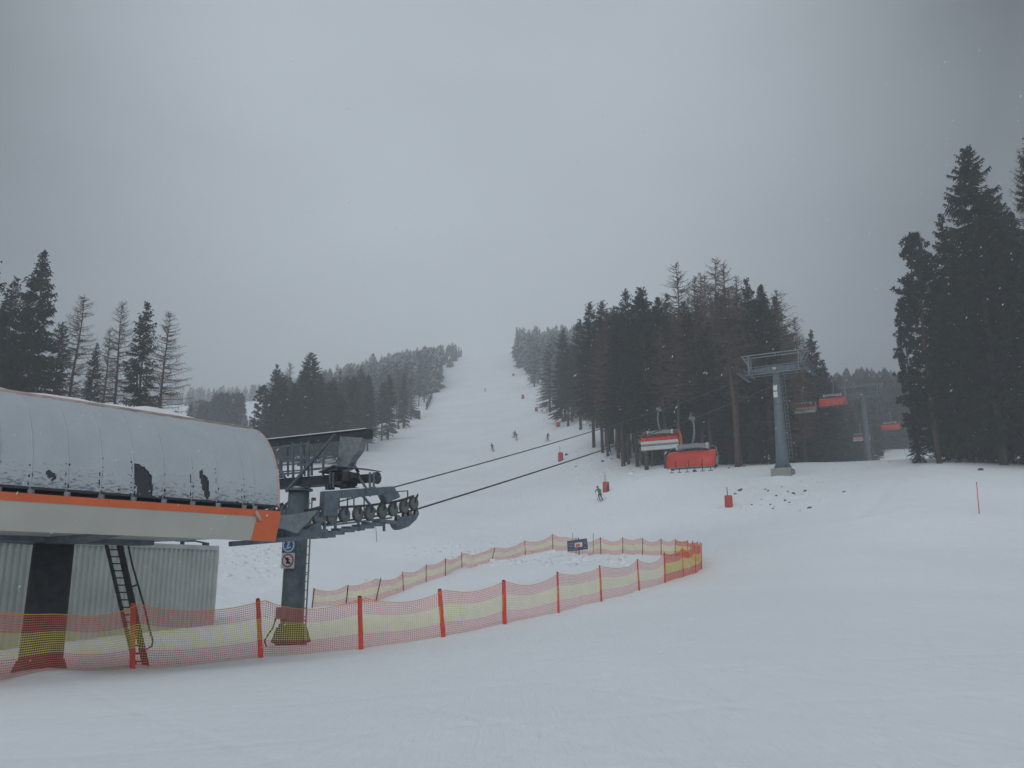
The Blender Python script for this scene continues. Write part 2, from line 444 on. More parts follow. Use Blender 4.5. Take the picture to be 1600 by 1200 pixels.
# ================================================================= lift geometry shared by all
AR = math.atan(.57)                     # rope heading, right of straight ahead
LX = Vector((math.cos(AR), -math.sin(AR), 0)); LY = Vector((math.sin(AR), math.cos(AR), 0))
GA = 2.9                                # half the gauge
def on_line(y, side):                   # side -1 left rope, 0 centre, +1 right rope : point of the line at depth y
    c0 = Vector((-22.85, 0, 0)) + LX * (GA * side)
    t = (y - c0.y) / LY.y
    return c0 + LY * t
def line_at(u, side, z=8):
    lo, hi = 15, 400
    for _ in range(50):
        y = (lo + hi) / 2; p = on_line(y, side)
        if proj((p.x, p.y, z))[0] < u: lo = y
        else: hi = y
    return on_line(y, side)
class Frame:
    """local frame of a tower: X across the ropes, Y along them"""
    def __init__(s, c, rz=-AR):
        s.c = Vector(c); s.x = LX; s.y = LY
    def w(s, p): return s.c + s.x * p[0] + s.y * p[1] + Vector((0, 0, p[2]))
    def loc(s, q): d = Vector(q) - s.c; return Vector((d.dot(s.x), d.dot(s.y), d.z))
    def onY(s, u, v, Y):
        d = ray(u, v); o = Vector((0, 0, CZ)); t = (Y - (o - s.c).dot(s.y)) / d.dot(s.y); return s.loc(o + d * t)
    def onX(s, u, v, X):
        d = ray(u, v); o = Vector((0, 0, CZ)); t = (X - (o - s.c).dot(s.x)) / d.dot(s.x); return s.loc(o + d * t)

def wheel(mb, c, r, wd=.09, mt=0, md=1):
    """a sheave turning about local X; rubber tyre mt, disc md"""
    c = Vector(c); n = 18
    def ring(rr, x): return [c + Vector((x, rr * math.cos(2 * math.pi * k / n), rr * math.sin(2 * math.pi * k / n))) for k in range(n)]
    rings = [(r * .25, -wd * .55, md), (r * .68, -wd * .35, md), (r * .74, -wd * .5, mt), (r, -wd * .5, mt), (r * .93, 0, mt), (r, wd * .5, mt), (r * .74, wd * .5, mt), (r * .68, wd * .35, md), (r * .25, wd * .55, md)]
    pts = [ring(a, b) for a, b, _ in rings]; k0 = len(mb.v)
    for q in pts: mb.v += q
    for i in range(len(rings) - 1):
        for k in range(n):
            a, b = k0 + i * n + k, k0 + i * n + (k + 1) % n
            mb.f.append((a, a + n, b + n, b)); mb.m.append(rings[i + 1][2])
    mb.f.append(tuple(k0 + k for k in range(n))); mb.m.append(md)
    e = k0 + (len(rings) - 1) * n
    mb.f.append(tuple(e + k for k in range(n))[::-1]); mb.m.append(md)

# ---------------------------------------------------------------- station tower in front of the hood
c0 = line_at(458, 0, 1.0); zb = P(458, 1022, c0.y).z
gz = H(c0.x, c0.y)
zb = min(zb, gz)
FR = Frame((c0.x, c0.y, gz))
T = thing('lift_tower', 'blue-grey steel tower with sheave wheels and ladder, just right of the lift station roof', 'lift tower', (c0.x, c0.y, gz), -AR)
FY = FR.onY; FX = FR.onX
top = FY(458, 768, 0).z
b = MB(); b.tube([(0, 0, -.4), (0, 0, .3), (0, 0, .32), (0, 0, top)], [.41, .385, .365, .33], 24); b.build('column', 'steel', T, True)
b = MB(); b.tube([(0, 0, -.5), (0, 0, .25), (0, 0, .62)], [.52, .48, .39], 16)
for k in range(8):
    a = k * math.pi / 4; b.bar((.36 * math.cos(a), .36 * math.sin(a), .5), (.50 * math.cos(a), .5 * math.sin(a), .05), .05, .22)
b.build('foot_flange', 'dark', T)
b = MB(); b.tube([(0, 0, top), (0, 0, top + .07)], .44, 24); b.tube([(0, 0, top + .07), (0, 0, top + .13)], .36, 24, m=1); b.build('head_flange', ['steel', 'snowcap'], T)
# crossarm (a deep tapered box across the ropes)
p1, p2 = FY(425, 748, -.3), FY(522, 744, -.3)
ztp = (p1.z + p2.z) / 2 + .02
b = MB()
for sgn in (-1, 1):
    L = 3.0
    b.hexa([(0, -.3, top + .13), (sgn * L * .62, -.3, ztp - .28), (sgn * L * .62, .3, ztp - .28), (0, .3, top + .13),
            (0, -.3, ztp), (sgn * L * .62, -.3, ztp), (sgn * L * .62, .3, ztp), (0, .3, ztp)] if sgn > 0 else
           [(sgn * L * .62, -.3, ztp - .28), (0, -.3, top + .13), (0, .3, top + .13), (sgn * L * .62, .3, ztp - .28),
            (sgn * L * .62, -.3, ztp), (0, -.3, ztp), (0, .3, ztp), (sgn * L * .62, .3, ztp)])
    b.tube([(sgn * 1.6, 0, ztp - .16), (sgn * 3.15, 0, ztp - .16)], .14, 16)
    b.tube([(sgn * 3.15, 0, ztp - .16), (sgn * 3.19, 0, ztp - .16)], .19, 16)
b.build('crossarm', 'dark', T)
# maintenance frame above
tb1, tb2 = FY(385, 697, 0), FY(577, 678, 0); zt = tb2.z
b = MB(); b.box(((tb1.x - .2 + tb2.x) / 2, 0, zt), (tb2.x - tb1.x + .2, .22, .24)); b.box((tb2.x - .04, 0, zt), (.16, .26, .30))
b.box(((tb1.x - .2 + tb2.x) / 2, 0, zt + .13), (tb2.x - tb1.x + .2, .30, .025))
ct = b.build('top_beam', 'dark', T)
b = MB(); b.box(((tb1.x - .2 + tb2.x) / 2, 0, zt + .16), (tb2.x - tb1.x + .1, .26, .03)); b.build('snow_cover', 'snowcap', ct)
poly = [FY(u, v, -.12) for u, v in ((532, 682), (567, 684), (561, 703), (550, 718), (543, 733), (526, 733))]
for s_ in (1, -1):
    b = MB(); b.prism([(s_ * p.x, -.14, p.z) for p in (poly if s_ > 0 else poly[::-1])], (0, .28, 0)); b.build('end_post', 'galv', T)
b = MB()
def seg(mb, a, c, w_=.06, Y=-.5, Y2=None):
    p, q = FY(*a, Y), FY(*c, Y if Y2 is None else Y2); mb.bar(p, q, w_)
seg(b, (523, 679), (447, 768), .075, -.42); seg(b, (416, 697), (446, 748), .07, -.42)
seg(b, (549, 720), (560, 738), .07, 0); b.build('brace', 'steel', T)
b = MB()
for u, v0, v1 in ((458, 692, 746), (471, 690, 746), (482, 690, 745), (438, 720, 747), (487, 716, 743), (505, 714, 745), (420, 697, 747)):
    seg(b, (u, v0), (u, v1), .06, -.35)
for a, c in (((400, 718), (457, 714)), ((438, 721), (458, 719)), ((438, 741), (476, 738)), ((457, 719), (480, 716)), ((487, 717), (528, 709)), ((505, 717), (528, 713)),
             ((487, 733), (528, 729)), ((505, 736), (528, 733)), ((412, 701), (480, 693)), ((440, 747), (440, 721)), ((465, 727), (482, 725))):
    seg(b, a, c, .05, -.35)
for u, v0, v1 in ((450, 694, 744), (476, 691, 744)): seg(b, (u, v0), (u, v1), .05, .5)
for a, c in (((425, 728), (500, 722)), ((425, 738), (500, 733))): seg(b, a, c, .04, .55)
b.build('railing', 'steel', T)
# small gear and walkway at the crossarm head, near side
b = MB()
q1, q2 = FY(514, 741, 0), FY(585, 735, 0)
b.hexa([(q1.x, -.5, q1.z), (q1.x, .5, q1.z), (q1.x + .6, .5, q1.z + .18), (q1.x + .6, -.5, q1.z + .18), (q1.x, -.5, q1.z + .03), (q1.x, .5, q1.z + .03), (q1.x + .6, .5, q1.z + .21), (q1.x + .6, -.5, q1.z + .21)])
b.bar((q1.x + .6, 0, q1.z + .19), (q2.x, 0, q2.z), .7, .03)
for u in (516, 521, 578, 584): seg(b, (u, 738), (u, 762), .05, -.4)
seg(b, (560, 743), (579, 775), .06, -.3); seg(b, (577, 762), (587, 762), .05, -.4)
b.build('walkway_canopy', 'steel', T)
b = MB()
random.seed(3)
for k in range(20):
    u, v = random.uniform(515, 560), random.uniform(741, 765); p = FY(u, v, random.uniform(-.5, .1))
    b.box(p, (random.uniform(.08, .3), random.uniform(.1, .3), random.uniform(.08, .3)))
b.build('drive_gear', 'dark', T)
# beam along the rope carrying the battery (near line), with legs
X = GA
def side_rig(X, near):
    def q(u, v): p = FX(u, v, GA); return Vector((X, p.y, p.z))
    b = MB()
    poly = [q(*a) for a in ((504, 768), (612, 760), (617, 769), (596, 773), (556, 777), (526, 779), (524, 806), (502, 806))]
    b.prism([p - Vector((.09, 0, 0)) for p in poly], (.18, 0, 0))
    poly = [q(*a) for a in ((594, 772), (617, 768), (621, 777), (601, 786))]
    b.prism([p - Vector((.12, 0, 0)) for p in poly], (.24, 0, 0))
    b.build('battery_beam', 'steel', T)
    b = MB(); a, c = q(506, 767), q(612, 759); b.bar(a, c, .17, .025); b.build('snow_cover', 'snowcap', bpy.data.objects[T.children[-1].name] if T.children else T)
    wc = [(476, 811), (497, 809), (518, 807), (538, 805), (559, 803.5), (577, 802), (597, 799), (614, 796.5), (631, 792), (646, 786.5)]
    W_ = [q(*a) for a in wc]
    for p in W_:
        m = MB(); wheel(m, p, .215, .10); m.build('sheave', ['rubber', 'steel'], T, False)
    b = MB()
    for k in range(len(W_) - 1):
        p, r_ = W_[k], W_[k + 1]
        dz = .1 if k % 2 == 0 else .18
        if k % 2 == 0:
            for sx in (-.085,): b.bar(p + Vector((sx, 0, .02)), r_ + Vector((sx, 0, .02)), .02, .12)
        b.bar(p + Vector((0, 0, .24)), r_ + Vector((0, 0, .24)), .05, .07)
    for p in W_: b.bar(p + Vector((.075, 0, .02)), p + Vector((.075, .07, .26)), .02, .05)
    a = q(650, 782); b.bar(a, q(653, 772), .03, .05)
    b.bar(q(596, 784), W_[6] + Vector((0, 0, .15)), .08, .08)
    b.bar(q(620, 768), q(637, 767), .03); b.bar(q(637, 767), q(637, 781), .03)
    b.build('rocker_arms', 'dark', T)
    b = MB()   # stepped catch platform beneath
    steps = [((500, 831), (516, 841)), ((512, 829), (530, 836)), ((526, 825), (546, 832)), ((542, 822), (562, 829)), ((558, 819), (577, 826)), ((573, 815), (594, 822)), ((590, 811), (612, 818))]
    for (u0, v0), (u1, v1) in steps:
        a, c = q(u0, v0), q(u1, v0 - 1); h = a.z - q(u0, v1 - 1).z
        b.box(((X, (a.y + c.y) / 2, a.z - h / 2)), (.34, abs(c.y - a.y) + .1, h * .8))
    b.bar(q(505, 822), q(612, 809), .05, .05)
    for u in (507, 524, 560, 600): b.bar(q(u, 806), q(u, 830), .06)
    b.build('catch_platform', 'steel', T)
    b = MB()   # proximity gear at the outer end
    poly = [q(*a) for a in ((613, 817), (626, 808), (650, 803), (646, 812), (634, 823), (620, 828), (616, 824))]
    b.prism([p - Vector((.12, 0, 0)) for p in poly], (.24, 0, 0)); b.build('end_gear', 'steel', T)
    for a in ((632, 806), (640, 802), (650, 802), (621, 810)):
        m = MB(); wheel(m, q(*a), .11, .08); m.build('guide_wheel', ['black', 'galv'], T)
    b = MB(); 
    for u in (553, 569, 530, 543): b = MB(); b.bar(q(u, 776), q(u, 800), .03); b.build('strut', 'steel', T)
    b = MB(); b.bar(q(566, 774), q(588, 800), .06); b.build('strut', 'steel', T)
    return q, W_
qn, WN = side_rig(GA, True)
qf, WF = side_rig(-GA, False)
b = MB()   # scoop shaped rope cover behind the orange corner and lower beam
poly = [FX(u, v, GA + .35) for u, v in ((425, 804), (445, 805), (462, 803.5), (480, 800), (497, 797), (489, 807), (476, 822), (464, 833.5), (448, 828), (425, 821))]
b.prism(poly, (-.07, 0, 0)); b.build('entry_cover', 'galv', T)
b = MB(); b.bar(FX(360, 850, GA + .2), FX(470, 841, GA + .2), .12, .12); b.bar(FX(440, 836, GA), FX(506, 834, GA), .3, .26)
b.prism([FX(u, v, GA + .1) for u, v in ((440, 826), (470, 832), (500, 815), (506, 838), (495, 842), (440, 843))], (-.2, 0, 0)); b.build('guide_beam', 'steel', T)
b = MB()   # ladder on the column
lx = FY(475, 900, 0).x; lx2 = FY(481.5, 900, 0).x; l0 = FY(478, 1012, 0).z; l1 = FY(478, 780, 0).z
for x in (lx + .04, lx2): b.bar((x, 0, l0), (x, 0, l1), .035, .035)
z = l0 + .1
while z < l1: b.bar((lx + .04, 0, z), (lx2, 0, z), .025); z += .27
for z in (l0 + .8, l0 + 2.2, l0 + 3.4): b.bar((.2, 0, z), (lx2, 0, z), .03)
b.build('ladder', 'galv', T)
b = MB(); p = FY(437, 958, -.5); b.box((p.x, -.42, p.z), (.30, .2, .34)); b.build('switch_box', 'galv', T)
p = FY(430, 1000, -.4)
b = MB(); b.tube([(-.5, -.5, -.1), (-.62, -.5, .12), (-.5, -.45, .35), (-.4, -.4, .5), (-.36, -.3, .9)], .025, 6); b.build('cable', 'black', T)
def round_sign(v, ring, disc, nm, glyph):
    z = FY(449, v, -.4).z; ang = R(-80); r = .215
    d = Vector((math.cos(ang), math.sin(ang), 0)); t = Vector((-d.y, d.x, 0)); u_ = Vector((0, 0, 1))
    c = d * .40 + Vector((0, 0, z))
    m = MB()
    m.hexa([c - t * .24 - u_ * .24, c + t * .24 - u_ * .24, c + t * .24 - u_ * .24 + d * .012, c - t * .24 - u_ * .24 + d * .012,
            c - t * .24 + u_ * .24, c + t * .24 + u_ * .24, c + t * .24 + u_ * .24 + d * .012, c - t * .24 + u_ * .24 + d * .012], 0)
    def disk(r0, o, mi, n=24):
        m.prism([c + d * o + (t * math.cos(2 * math.pi * k / n) + u_ * math.sin(2 * math.pi * k / n)) * r0 for k in range(n)], d * .004, mi)
    disk(r, .014, 1); disk(r * .78, .020, 2)
    for a, e, ww in glyph:
        m.bar(c + d * .028 + t * a[0] * r + u_ * a[1] * r, c + d * .028 + t * e[0] * r + u_ * e[1] * r, .006 if False else ww, .006, 3, up=d)
    m.build('round_sign', nm, T)
round_sign(852, 0, 0, ['blue', 'white', 'blue', 'white'], [((-.1, .5), (.1, .1), .05), ((.1, .1), (-.2, -.1), .05), ((-.2, -.1), (.1, -.5), .05), ((-.4, -.5), (.45, -.25), .035), ((.2, .6), (.1, .45), .07)])
round_sign(876, 0, 0, ['white', 'red', 'white', 'black'], [((-.05, .45), (0, 0), .06), ((0, 0), (-.2, -.45), .05), ((0, 0), (.2, -.45), .05), ((-.3, .2), (.3, .15), .04), ((-.5, .5), (.5, -.5), .045)])
b = MB(); p = FY(490, 780, .6); b.box(p, (.12, .1, .1)); b.build('red_lamp_box', 'red', T)

# ---------------------------------------------------------------- terminal station with the hood
YE = 21.6
E = P(438, 799, YE)
def kk(v): d = ray(438, v); return d.z / d.y
def kv(u, v): d = ray(u, v); return d.z / d.y
yL = YE * kk(799) / kv(0, 768)
L0 = P(0, 768, yL)
dx = (L0 - E); dx.z = 0; TD = dx.normalized()          # towards the left, near end
ND = Vector((TD.y, -TD.x, 0));
if ND.y < 0: ND = -ND                                  # inward, away from the camera
LEN = dx.length + 5.0
zE = E.z
# crest
best = None
for k in range(60, 400):
    n = k / 100; p = E + ND * n
    q = proj((p.x, p.y, 5.8))
    if best is None or abs(q[0] - 386) < best[0]: best = (abs(q[0] - 386), n)
wn = best[1]; pc = E + ND * wn; zc = P(386, 672, pc.y).z
zbot = P(434, 846, YE).z; zstrip = P(438, 804, YE).z
WID = 7.4
base = Vector((0, 0, 0)); S0 = E + ND * (WID / 2) + TD * LEN / 2; S0.z = H(S0.x, S0.y)
ST_ = thing('lift_station', 'chairlift bottom station with snow-covered curved roof, orange trim and grey side panels', 'lift station', S0)
def SW(t, n, z): p = E + TD * t + ND * n; return Vector((p.x, p.y, z))
def prof(a, n_off=0):       # a 0..1 along the near curved roof side
    th = a * math.pi / 2
    return (.14 + (wn - .14) * (1 - math.cos(th)) - n_off * math.cos(th) * 1, zE + .10 + (zc - zE - .10) * math.sin(th) + n_off * math.sin(th))
b = MB(); NA = 24
for side in (0, 1):
    for k in range(NA):
        (n0, z0), (n1, z1) = prof(k / NA), prof((k + 1) / NA)
        if side: n0, n1 = WID - n0, WID - n1
        b.quad(SW(0, n0, z0), SW(LEN, n0, z0), SW(LEN, n1, z1), SW(0, n1, z1))
b.quad(SW(0, wn, zc), SW(LEN, wn, zc), SW(LEN, WID - wn, zc + .0), SW(0, WID - wn, zc))
b.build('roof', 'roof', ST_, True, S0)
# end wall
for t, nm in ((.10, 'end_wall'), (LEN - .1, 'end_wall')):
    b = MB(); pts = [SW(t, *prof(k / 12)) for k in range(13)] + [SW(t, WID - prof(k / 12)[0], prof(k / 12)[1]) for k in range(12, -1, -1)]
    b.prism(pts, TD * .03); b.build(nm, 'dark', ST_, False, S0)
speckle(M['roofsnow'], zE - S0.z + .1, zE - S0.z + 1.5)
# snow layer with bare patches and specks
b = MB(); DT = .03
nt_, na_ = int(LEN / DT), 130
seams = []
t_s = []
for u in (-40, 0, 50, 108, 160, 212, 258, 303, 343, 384, 399):
    best = min(((abs(proj(SW(k * .05, 0, zE))[0] - u)), k * .05) for k in range(int(LEN / .05)))
    t_s.append(best[1])
def img(t, a): n_, z_ = prof(a); return proj(SW(t, n_, z_))
def inpoly(u, v, poly):
    c = False; j = len(poly) - 1
    for i in range(len(poly)):
        if (poly[i][1] > v) != (poly[j][1] > v) and u < (poly[j][0] - poly[i][0]) * (v - poly[i][1]) / (poly[j][1] - poly[i][1]) + poly[i][0]: c = not c
        j = i
    return c
# outlines of the bare patches as (metres along the roof, fraction up the curve)
def roofpt(u, v):
    best = (1e9, 0, 0)
    for k in range(0, int(LEN / .1)):
        for a in range(0, 60, 1):
            q = img(k * .1, a / 60); d = (q[0] - u) ** 2 + (q[1] - v) ** 2
            if d < best[0]: best = (d, k * .1, a / 60)
    t, a = best[1:]
    st = .05; sa = 1 / 120
    for _ in range(4):
        c_ = [(t + i * st, a + j * sa) for i in (-1, 0, 1) for j in (-1, 0, 1)]
        t, a = min(c_, key=lambda k: (img(*k)[0] - u) ** 2 + (img(*k)[1] - v) ** 2); st /= 2; sa /= 2
    return t, a
patches = [[roofpt(*q) for q in pl] for pl in (
    [(70, 738), (76, 735), (84, 739), (87, 748), (82, 753), (75, 750), (71, 744)],
    [(205, 727), (213, 724), (225, 730), (236, 742), (237, 757), (237, 775), (226, 775), (214, 772), (209, 752)],
    [(311, 738), (315, 734), (317, 741), (324, 745), (326, 763), (327, 778), (322, 781), (316, 766), (313, 752), (310, 744)])]
boxes = [(min(p[0] for p in pl) - .1, max(p[0] for p in pl) + .1, max(p[1] for p in pl) + .03) for pl in patches]
vi = {}
def vid(i, j):
    if (i, j) not in vi:
        t = i * DT; a = j / na_
        th = .018 + .012 * noise.noise((t * 2, a * 6, 0))
        n_, z_ = prof(a, th); vi[(i, j)] = len(b.v); b.v.append(SW(t, n_, z_))
    return vi[(i, j)]
random.seed(11)
for i in range(nt_):
    t = (i + .5) * DT
    sd = min(abs(t - s) for s in t_s)
    for j in range(na_):
        a = (j + .5) / na_
        drop = False
        if a < .015 + .01 * noise.noise((t * 3, 1, 1)): drop = True
        if t > .75:
            q = noise.noise((t * 5 + a * 9, a * 34, 2)) * .6 + noise.noise((t * 17, a * 60, 5)) * .5
            if q > .46 + 3.5 * max(0, a - .03) and a < .2: drop = True
            if sd < .045 and a < .26 and noise.noise((t * 9, a * 45, 9)) > .08 + 1.2 * (a): drop = True
        for pl, bx in zip(patches, boxes):
            if bx[0] < t < bx[1] and a < bx[2]:
                w1 = .025 * noise.noise((t * 12, a * 40, 4)); w2 = .012 * noise.noise((t * 12, a * 40, 8))
                if inpoly(t + w1, a + w2, pl): drop = True
        if not drop:
            b.f.append((vid(i, j), vid(i, j + 1), vid(i + 1, j + 1), vid(i + 1, j))); b.m.append(0)
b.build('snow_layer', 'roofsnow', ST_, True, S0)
# faint ribs over the roof, under the snow
for t in t_s + [.72]:
    b = MB(); b.tube([SW(t, *prof(k / 20, .010)) for k in range(0, 21)], .022, 6); b.build('roof_rib', 'roofsnow', ST_, True, S0)
# crest rim and snow mound
b = MB(); b.tube([SW(-.02, wn, zc + .03), SW(LEN, wn, zc + .03)], .075, 10); b.build('crest_rim', 'rim', ST_, True, S0)
b = MB(); pts = []
prev = None
for i in range(int(LEN / .12) + 1):
    t = i * .12 + .1
    hh = .02 + .12 * max(0, .55 + noise.noise((t * .6, 3, 3)) * 1.1 + .35 * noise.noise((t * 2.4, 7, 3))) * min(1, t / 2.0) + .0
    row = [SW(t, wn - .03, zc + .07), SW(t, wn + .08, zc + .09 + hh * .8), SW(t, wn + .45, zc + .09 + hh), SW(t, wn + 1.4, zc + .12 + hh * .7), SW(t, WID - wn, zc + .06)]
    if prev:
        for k in range(4): b.quad(prev[k], prev[k + 1], row[k + 1], row[k])
    prev = row
b.build('ridge_snow', 'snowcap', ST_, True, S0)
b = MB(); pts = [SW(-.03, *prof(k / 24, .01)) for k in range(25)]; b.tube(pts, .032, 8); b.build('end_rim', 'rim', ST_, True, S0)
# side fascia
for n_, sg_ in ((0, 1), (WID, -1)):
    zb_ = zbot + (.45 if n_ else 0)
    b = MB(); b.hexa([SW(.78, n_, zb_), SW(LEN, n_, zb_), SW(LEN, n_ + sg_ * .1, zb_), SW(.78, n_ + sg_ * .1, zb_),
                      SW(.66, n_, zstrip - .07), SW(LEN, n_, zstrip - .07), SW(LEN, n_ + sg_ * .1, zstrip - .07), SW(.66, n_ + sg_ * .1, zstrip - .07)])
    b.build('side_panel', 'beige', ST_, False, S0)
    b = MB(); o = -.012 * sg_
    b.hexa([SW(.0, n_ + o, zstrip - .08), SW(LEN, n_ + o, zstrip - .08), SW(LEN, n_ + sg_ * .12, zstrip - .08), SW(0, n_ + sg_ * .12, zstrip - .08),
            SW(0, n_ + o, zE), SW(LEN, n_ + o, zE), SW(LEN, n_ + sg_ * .12, zE), SW(0, n_ + sg_ * .12, zE)])
    b.build('orange_trim', 'orange', ST_, False, S0)
    b = MB()
    o = -.01 * sg_
    b.prism([SW(.0, n_ + o, zstrip - .08), SW(.665, n_ + o, zstrip - .08), SW(.785, n_ + o, zb_), SW(.10, n_ + o, zb_)], ND * .12 * sg_)
    b.build('corner_panel', 'orange', ST_, False, S0)
b = MB(); p1, p2 = SW(.74, -.05, zstrip + .03), SW(.58, -.05, zstrip - .17); b.tube([p1, p2], .045, 10); b.build('pipe_stub', 'rim', ST_, True, S0)
for t in t_s:
    b = MB(); b.box(SW(t, .05, zE + .045), (.09, .09, .09)); b.build('gutter_clip', 'galv', ST_, False, S0)
b = MB(); b.hexa([SW(.3, .05, zE - .02), SW(LEN, .05, zE - .02), SW(LEN, WID, zE - .02), SW(.3, WID, zE - .02), SW(.3, .05, zE + .02), SW(LEN, .05, zE + .02), SW(LEN, WID, zE + .02), SW(.3, WID, zE + .02)])
b.build('roof_deck', 'dark', ST_, False, S0)
# underside
b = MB(); z0 = zbot + .06
b.hexa([SW(1.0, .11, z0), SW(LEN, .11, z0), SW(LEN, WID - .11, z0), SW(1.0, WID - .11, z0), SW(1.0, .11, z0 + .05), SW(LEN, .11, z0 + .05), SW(LEN, WID - .11, z0 + .05), SW(1.0, WID - .11, z0 + .05)])
b.build('underside', 'beige', ST_, False, S0)
b = MB()
# cross girder over the first column
pil = None
pc1 = line_at(73, 0, 1.0)
pz = H(pc1.x, pc1.y)
t1 = (pc1 - E).dot(TD); n1 = (pc1 - E).dot(ND)
b.prism([SW(t1 - .3, .5, z0), SW(t1 - .3, n1 - .6, z0 - .16), SW(t1 - .3, n1 + .6, z0 - .16), SW(t1 - .3, WID - .5, z0)], TD * .6)
b.hexa([SW(1.5, n1 - .4, z0 - .12), SW(LEN, n1 - .4, z0 - .12), SW(LEN, n1 + .4, z0 - .12), SW(1.5, n1 + .4, z0 - .12), SW(1.5, n1 - .4, z0), SW(LEN, n1 - .4, z0), SW(LEN, n1 + .4, z0), SW(1.5, n1 + .4, z0)])
b.build('girder', 'steel', ST_, False, S0)
b = MB(); b.tube([Vector((pc1.x, pc1.y, pz - .5)), Vector((pc1.x, pc1.y, pz + .2)), Vector((pc1.x, pc1.y, z0 - .15))], [.47, .47, .44], 28); b.build('column', 'dark', ST_, True, S0)
b = MB(); b.tube([Vector((pc1.x, pc1.y, pz - .5)), Vector((pc1.x, pc1.y, pz + .12)), Vector((pc1.x, pc1.y, pz + .34))], [.64, .58, .50], 20); b.build('foot_flange', 'dark', ST_, False, S0)
# ladder from the fence up into the underside
yf = hit(218, 1045).y + .45; y1, y2 = yf, yf + .9; print('ladder y', yf)
def lad(u, v, y): return P(u, v, y)
A0, A1 = lad(212, 1046, y1), lad(165, 846, y2 + .3)
B0, B1 = lad(229, 1046, y1 + .05), lad(186, 846, y2 + .35)
gh = H(A0.x, A0.y)
b = MB(); b.bar(A0, A1, .05, .13, up=(0, 1, 0)); b.bar(B0, B1, .16, .05, up=(0, 1, 0))
for k in range(1, 17):
    f = k / 17.2; b.bar(A0.lerp(A1, f), B0.lerp(B1, f), .035)
b.build('ladder', 'dark', ST_, False, S0)
b = MB(); hp = [lad(199, 838, y2), lad(200, 850, y2), lad(206, 880, y2), lad(216, 915, y2 - .3), lad(226, 950, y2 - .5), lad(234, 985, y1 + .2), lad(239, 1002, y1 + .1), lad(237, 1010, y1 + .05), lad(229, 1014, y1 + .05)]
b.tube(hp, .025, 8); b.bar(lad(198, 920, y2 - .4), lad(216, 913, y2 - .3), .04); b.build('handrail', 'dark', ST_, True, S0)

# ---------------------------------------------------------------- corrugated container behind the station
R0 = hit(328, 973); R0.y = max(R0.y, 30)
cy = 33.5; CR = P(332, 973, cy); 
CLp = P(0, 1000, 26.5); axis = (CLp - CR); axis.z = 0; axis.normalize(); pn = Vector((axis.y, -axis.x, 0))
if pn.y < 0: pn = -pn
ztop = P(332, 853, cy).z; zlow = min(H(CR.x, CR.y), P(330, 973, cy).z) - .4
CT0 = CR.copy(); CT0.z = H(CR.x, CR.y)
CN = thing('storage_container', 'light grey corrugated metal container wall beneath and behind the lift station', 'container', CT0)
Lc = 13.0
def cw(t, n, z): p = CR + axis * t + pn * n; return Vector((p.x, p.y, z))
b = MB(); t = 0; pr = [(0, 0), (.07, 0), (.11, .055), (.17, .055), (.21, 0)]
pts = [(0, 0)]
while t < Lc:
    for a, c_ in pr[1:]: pts.append((t + a, c_))
    t += .21
for (ta, na), (tb, nb) in zip(pts[:-1], pts[1:]):
    b.quad(cw(tb, nb, zlow), cw(ta, na, zlow), cw(ta, na, ztop - .14), cw(tb, nb, ztop - .14))
b.quad(cw(0, 0, zlow), cw(0, 2.6, zlow), cw(0, 2.6, ztop - .14), cw(0, 0, ztop - .14))
b.quad(cw(Lc, 2.6, zlow), cw(0, 2.6, zlow), cw(0, 2.6, ztop - .14), cw(Lc, 2.6, ztop - .14))
b.quad(cw(Lc, 0, zlow), cw(Lc, 2.6, zlow), cw(Lc, 2.6, ztop - .14), cw(Lc, 0, ztop - .14))
b.build('corrugated_wall', 'cont', CN, False, CT0)
b = MB(); b.hexa([cw(-.03, -.03, ztop - .16), cw(Lc, -.03, ztop - .16), cw(Lc, 2.65, ztop - .16), cw(-.03, 2.65, ztop - .16), cw(-.03, -.03, ztop), cw(Lc, -.03, ztop), cw(Lc, 2.65, ztop), cw(-.03, 2.65, ztop)])
b.build('top_rail', 'cont', CN, False, CT0)
b = MB(); b.box(cw(.0, 0, (zlow + ztop - .16) / 2), (.09, .09, ztop - zlow - .17)); b.build('corner_post', 'cont', CN, False, CT0)
b = MB(); b.bar(cw(.2, .4, ztop + .10), cw(1.3, .4, ztop + .22), .06, .05); b.bar(cw(1.3, .4, ztop + .20), cw(3.2, .4, ztop + .06), .06, .05)
b.box(cw(.25, .4, ztop + .06), (.2, .2, .12)); b.box(cw(1.35, .4, ztop + .1), (.12, .12, .2)); b.build('roof_bracket', 'dark', CN, False, CT0)

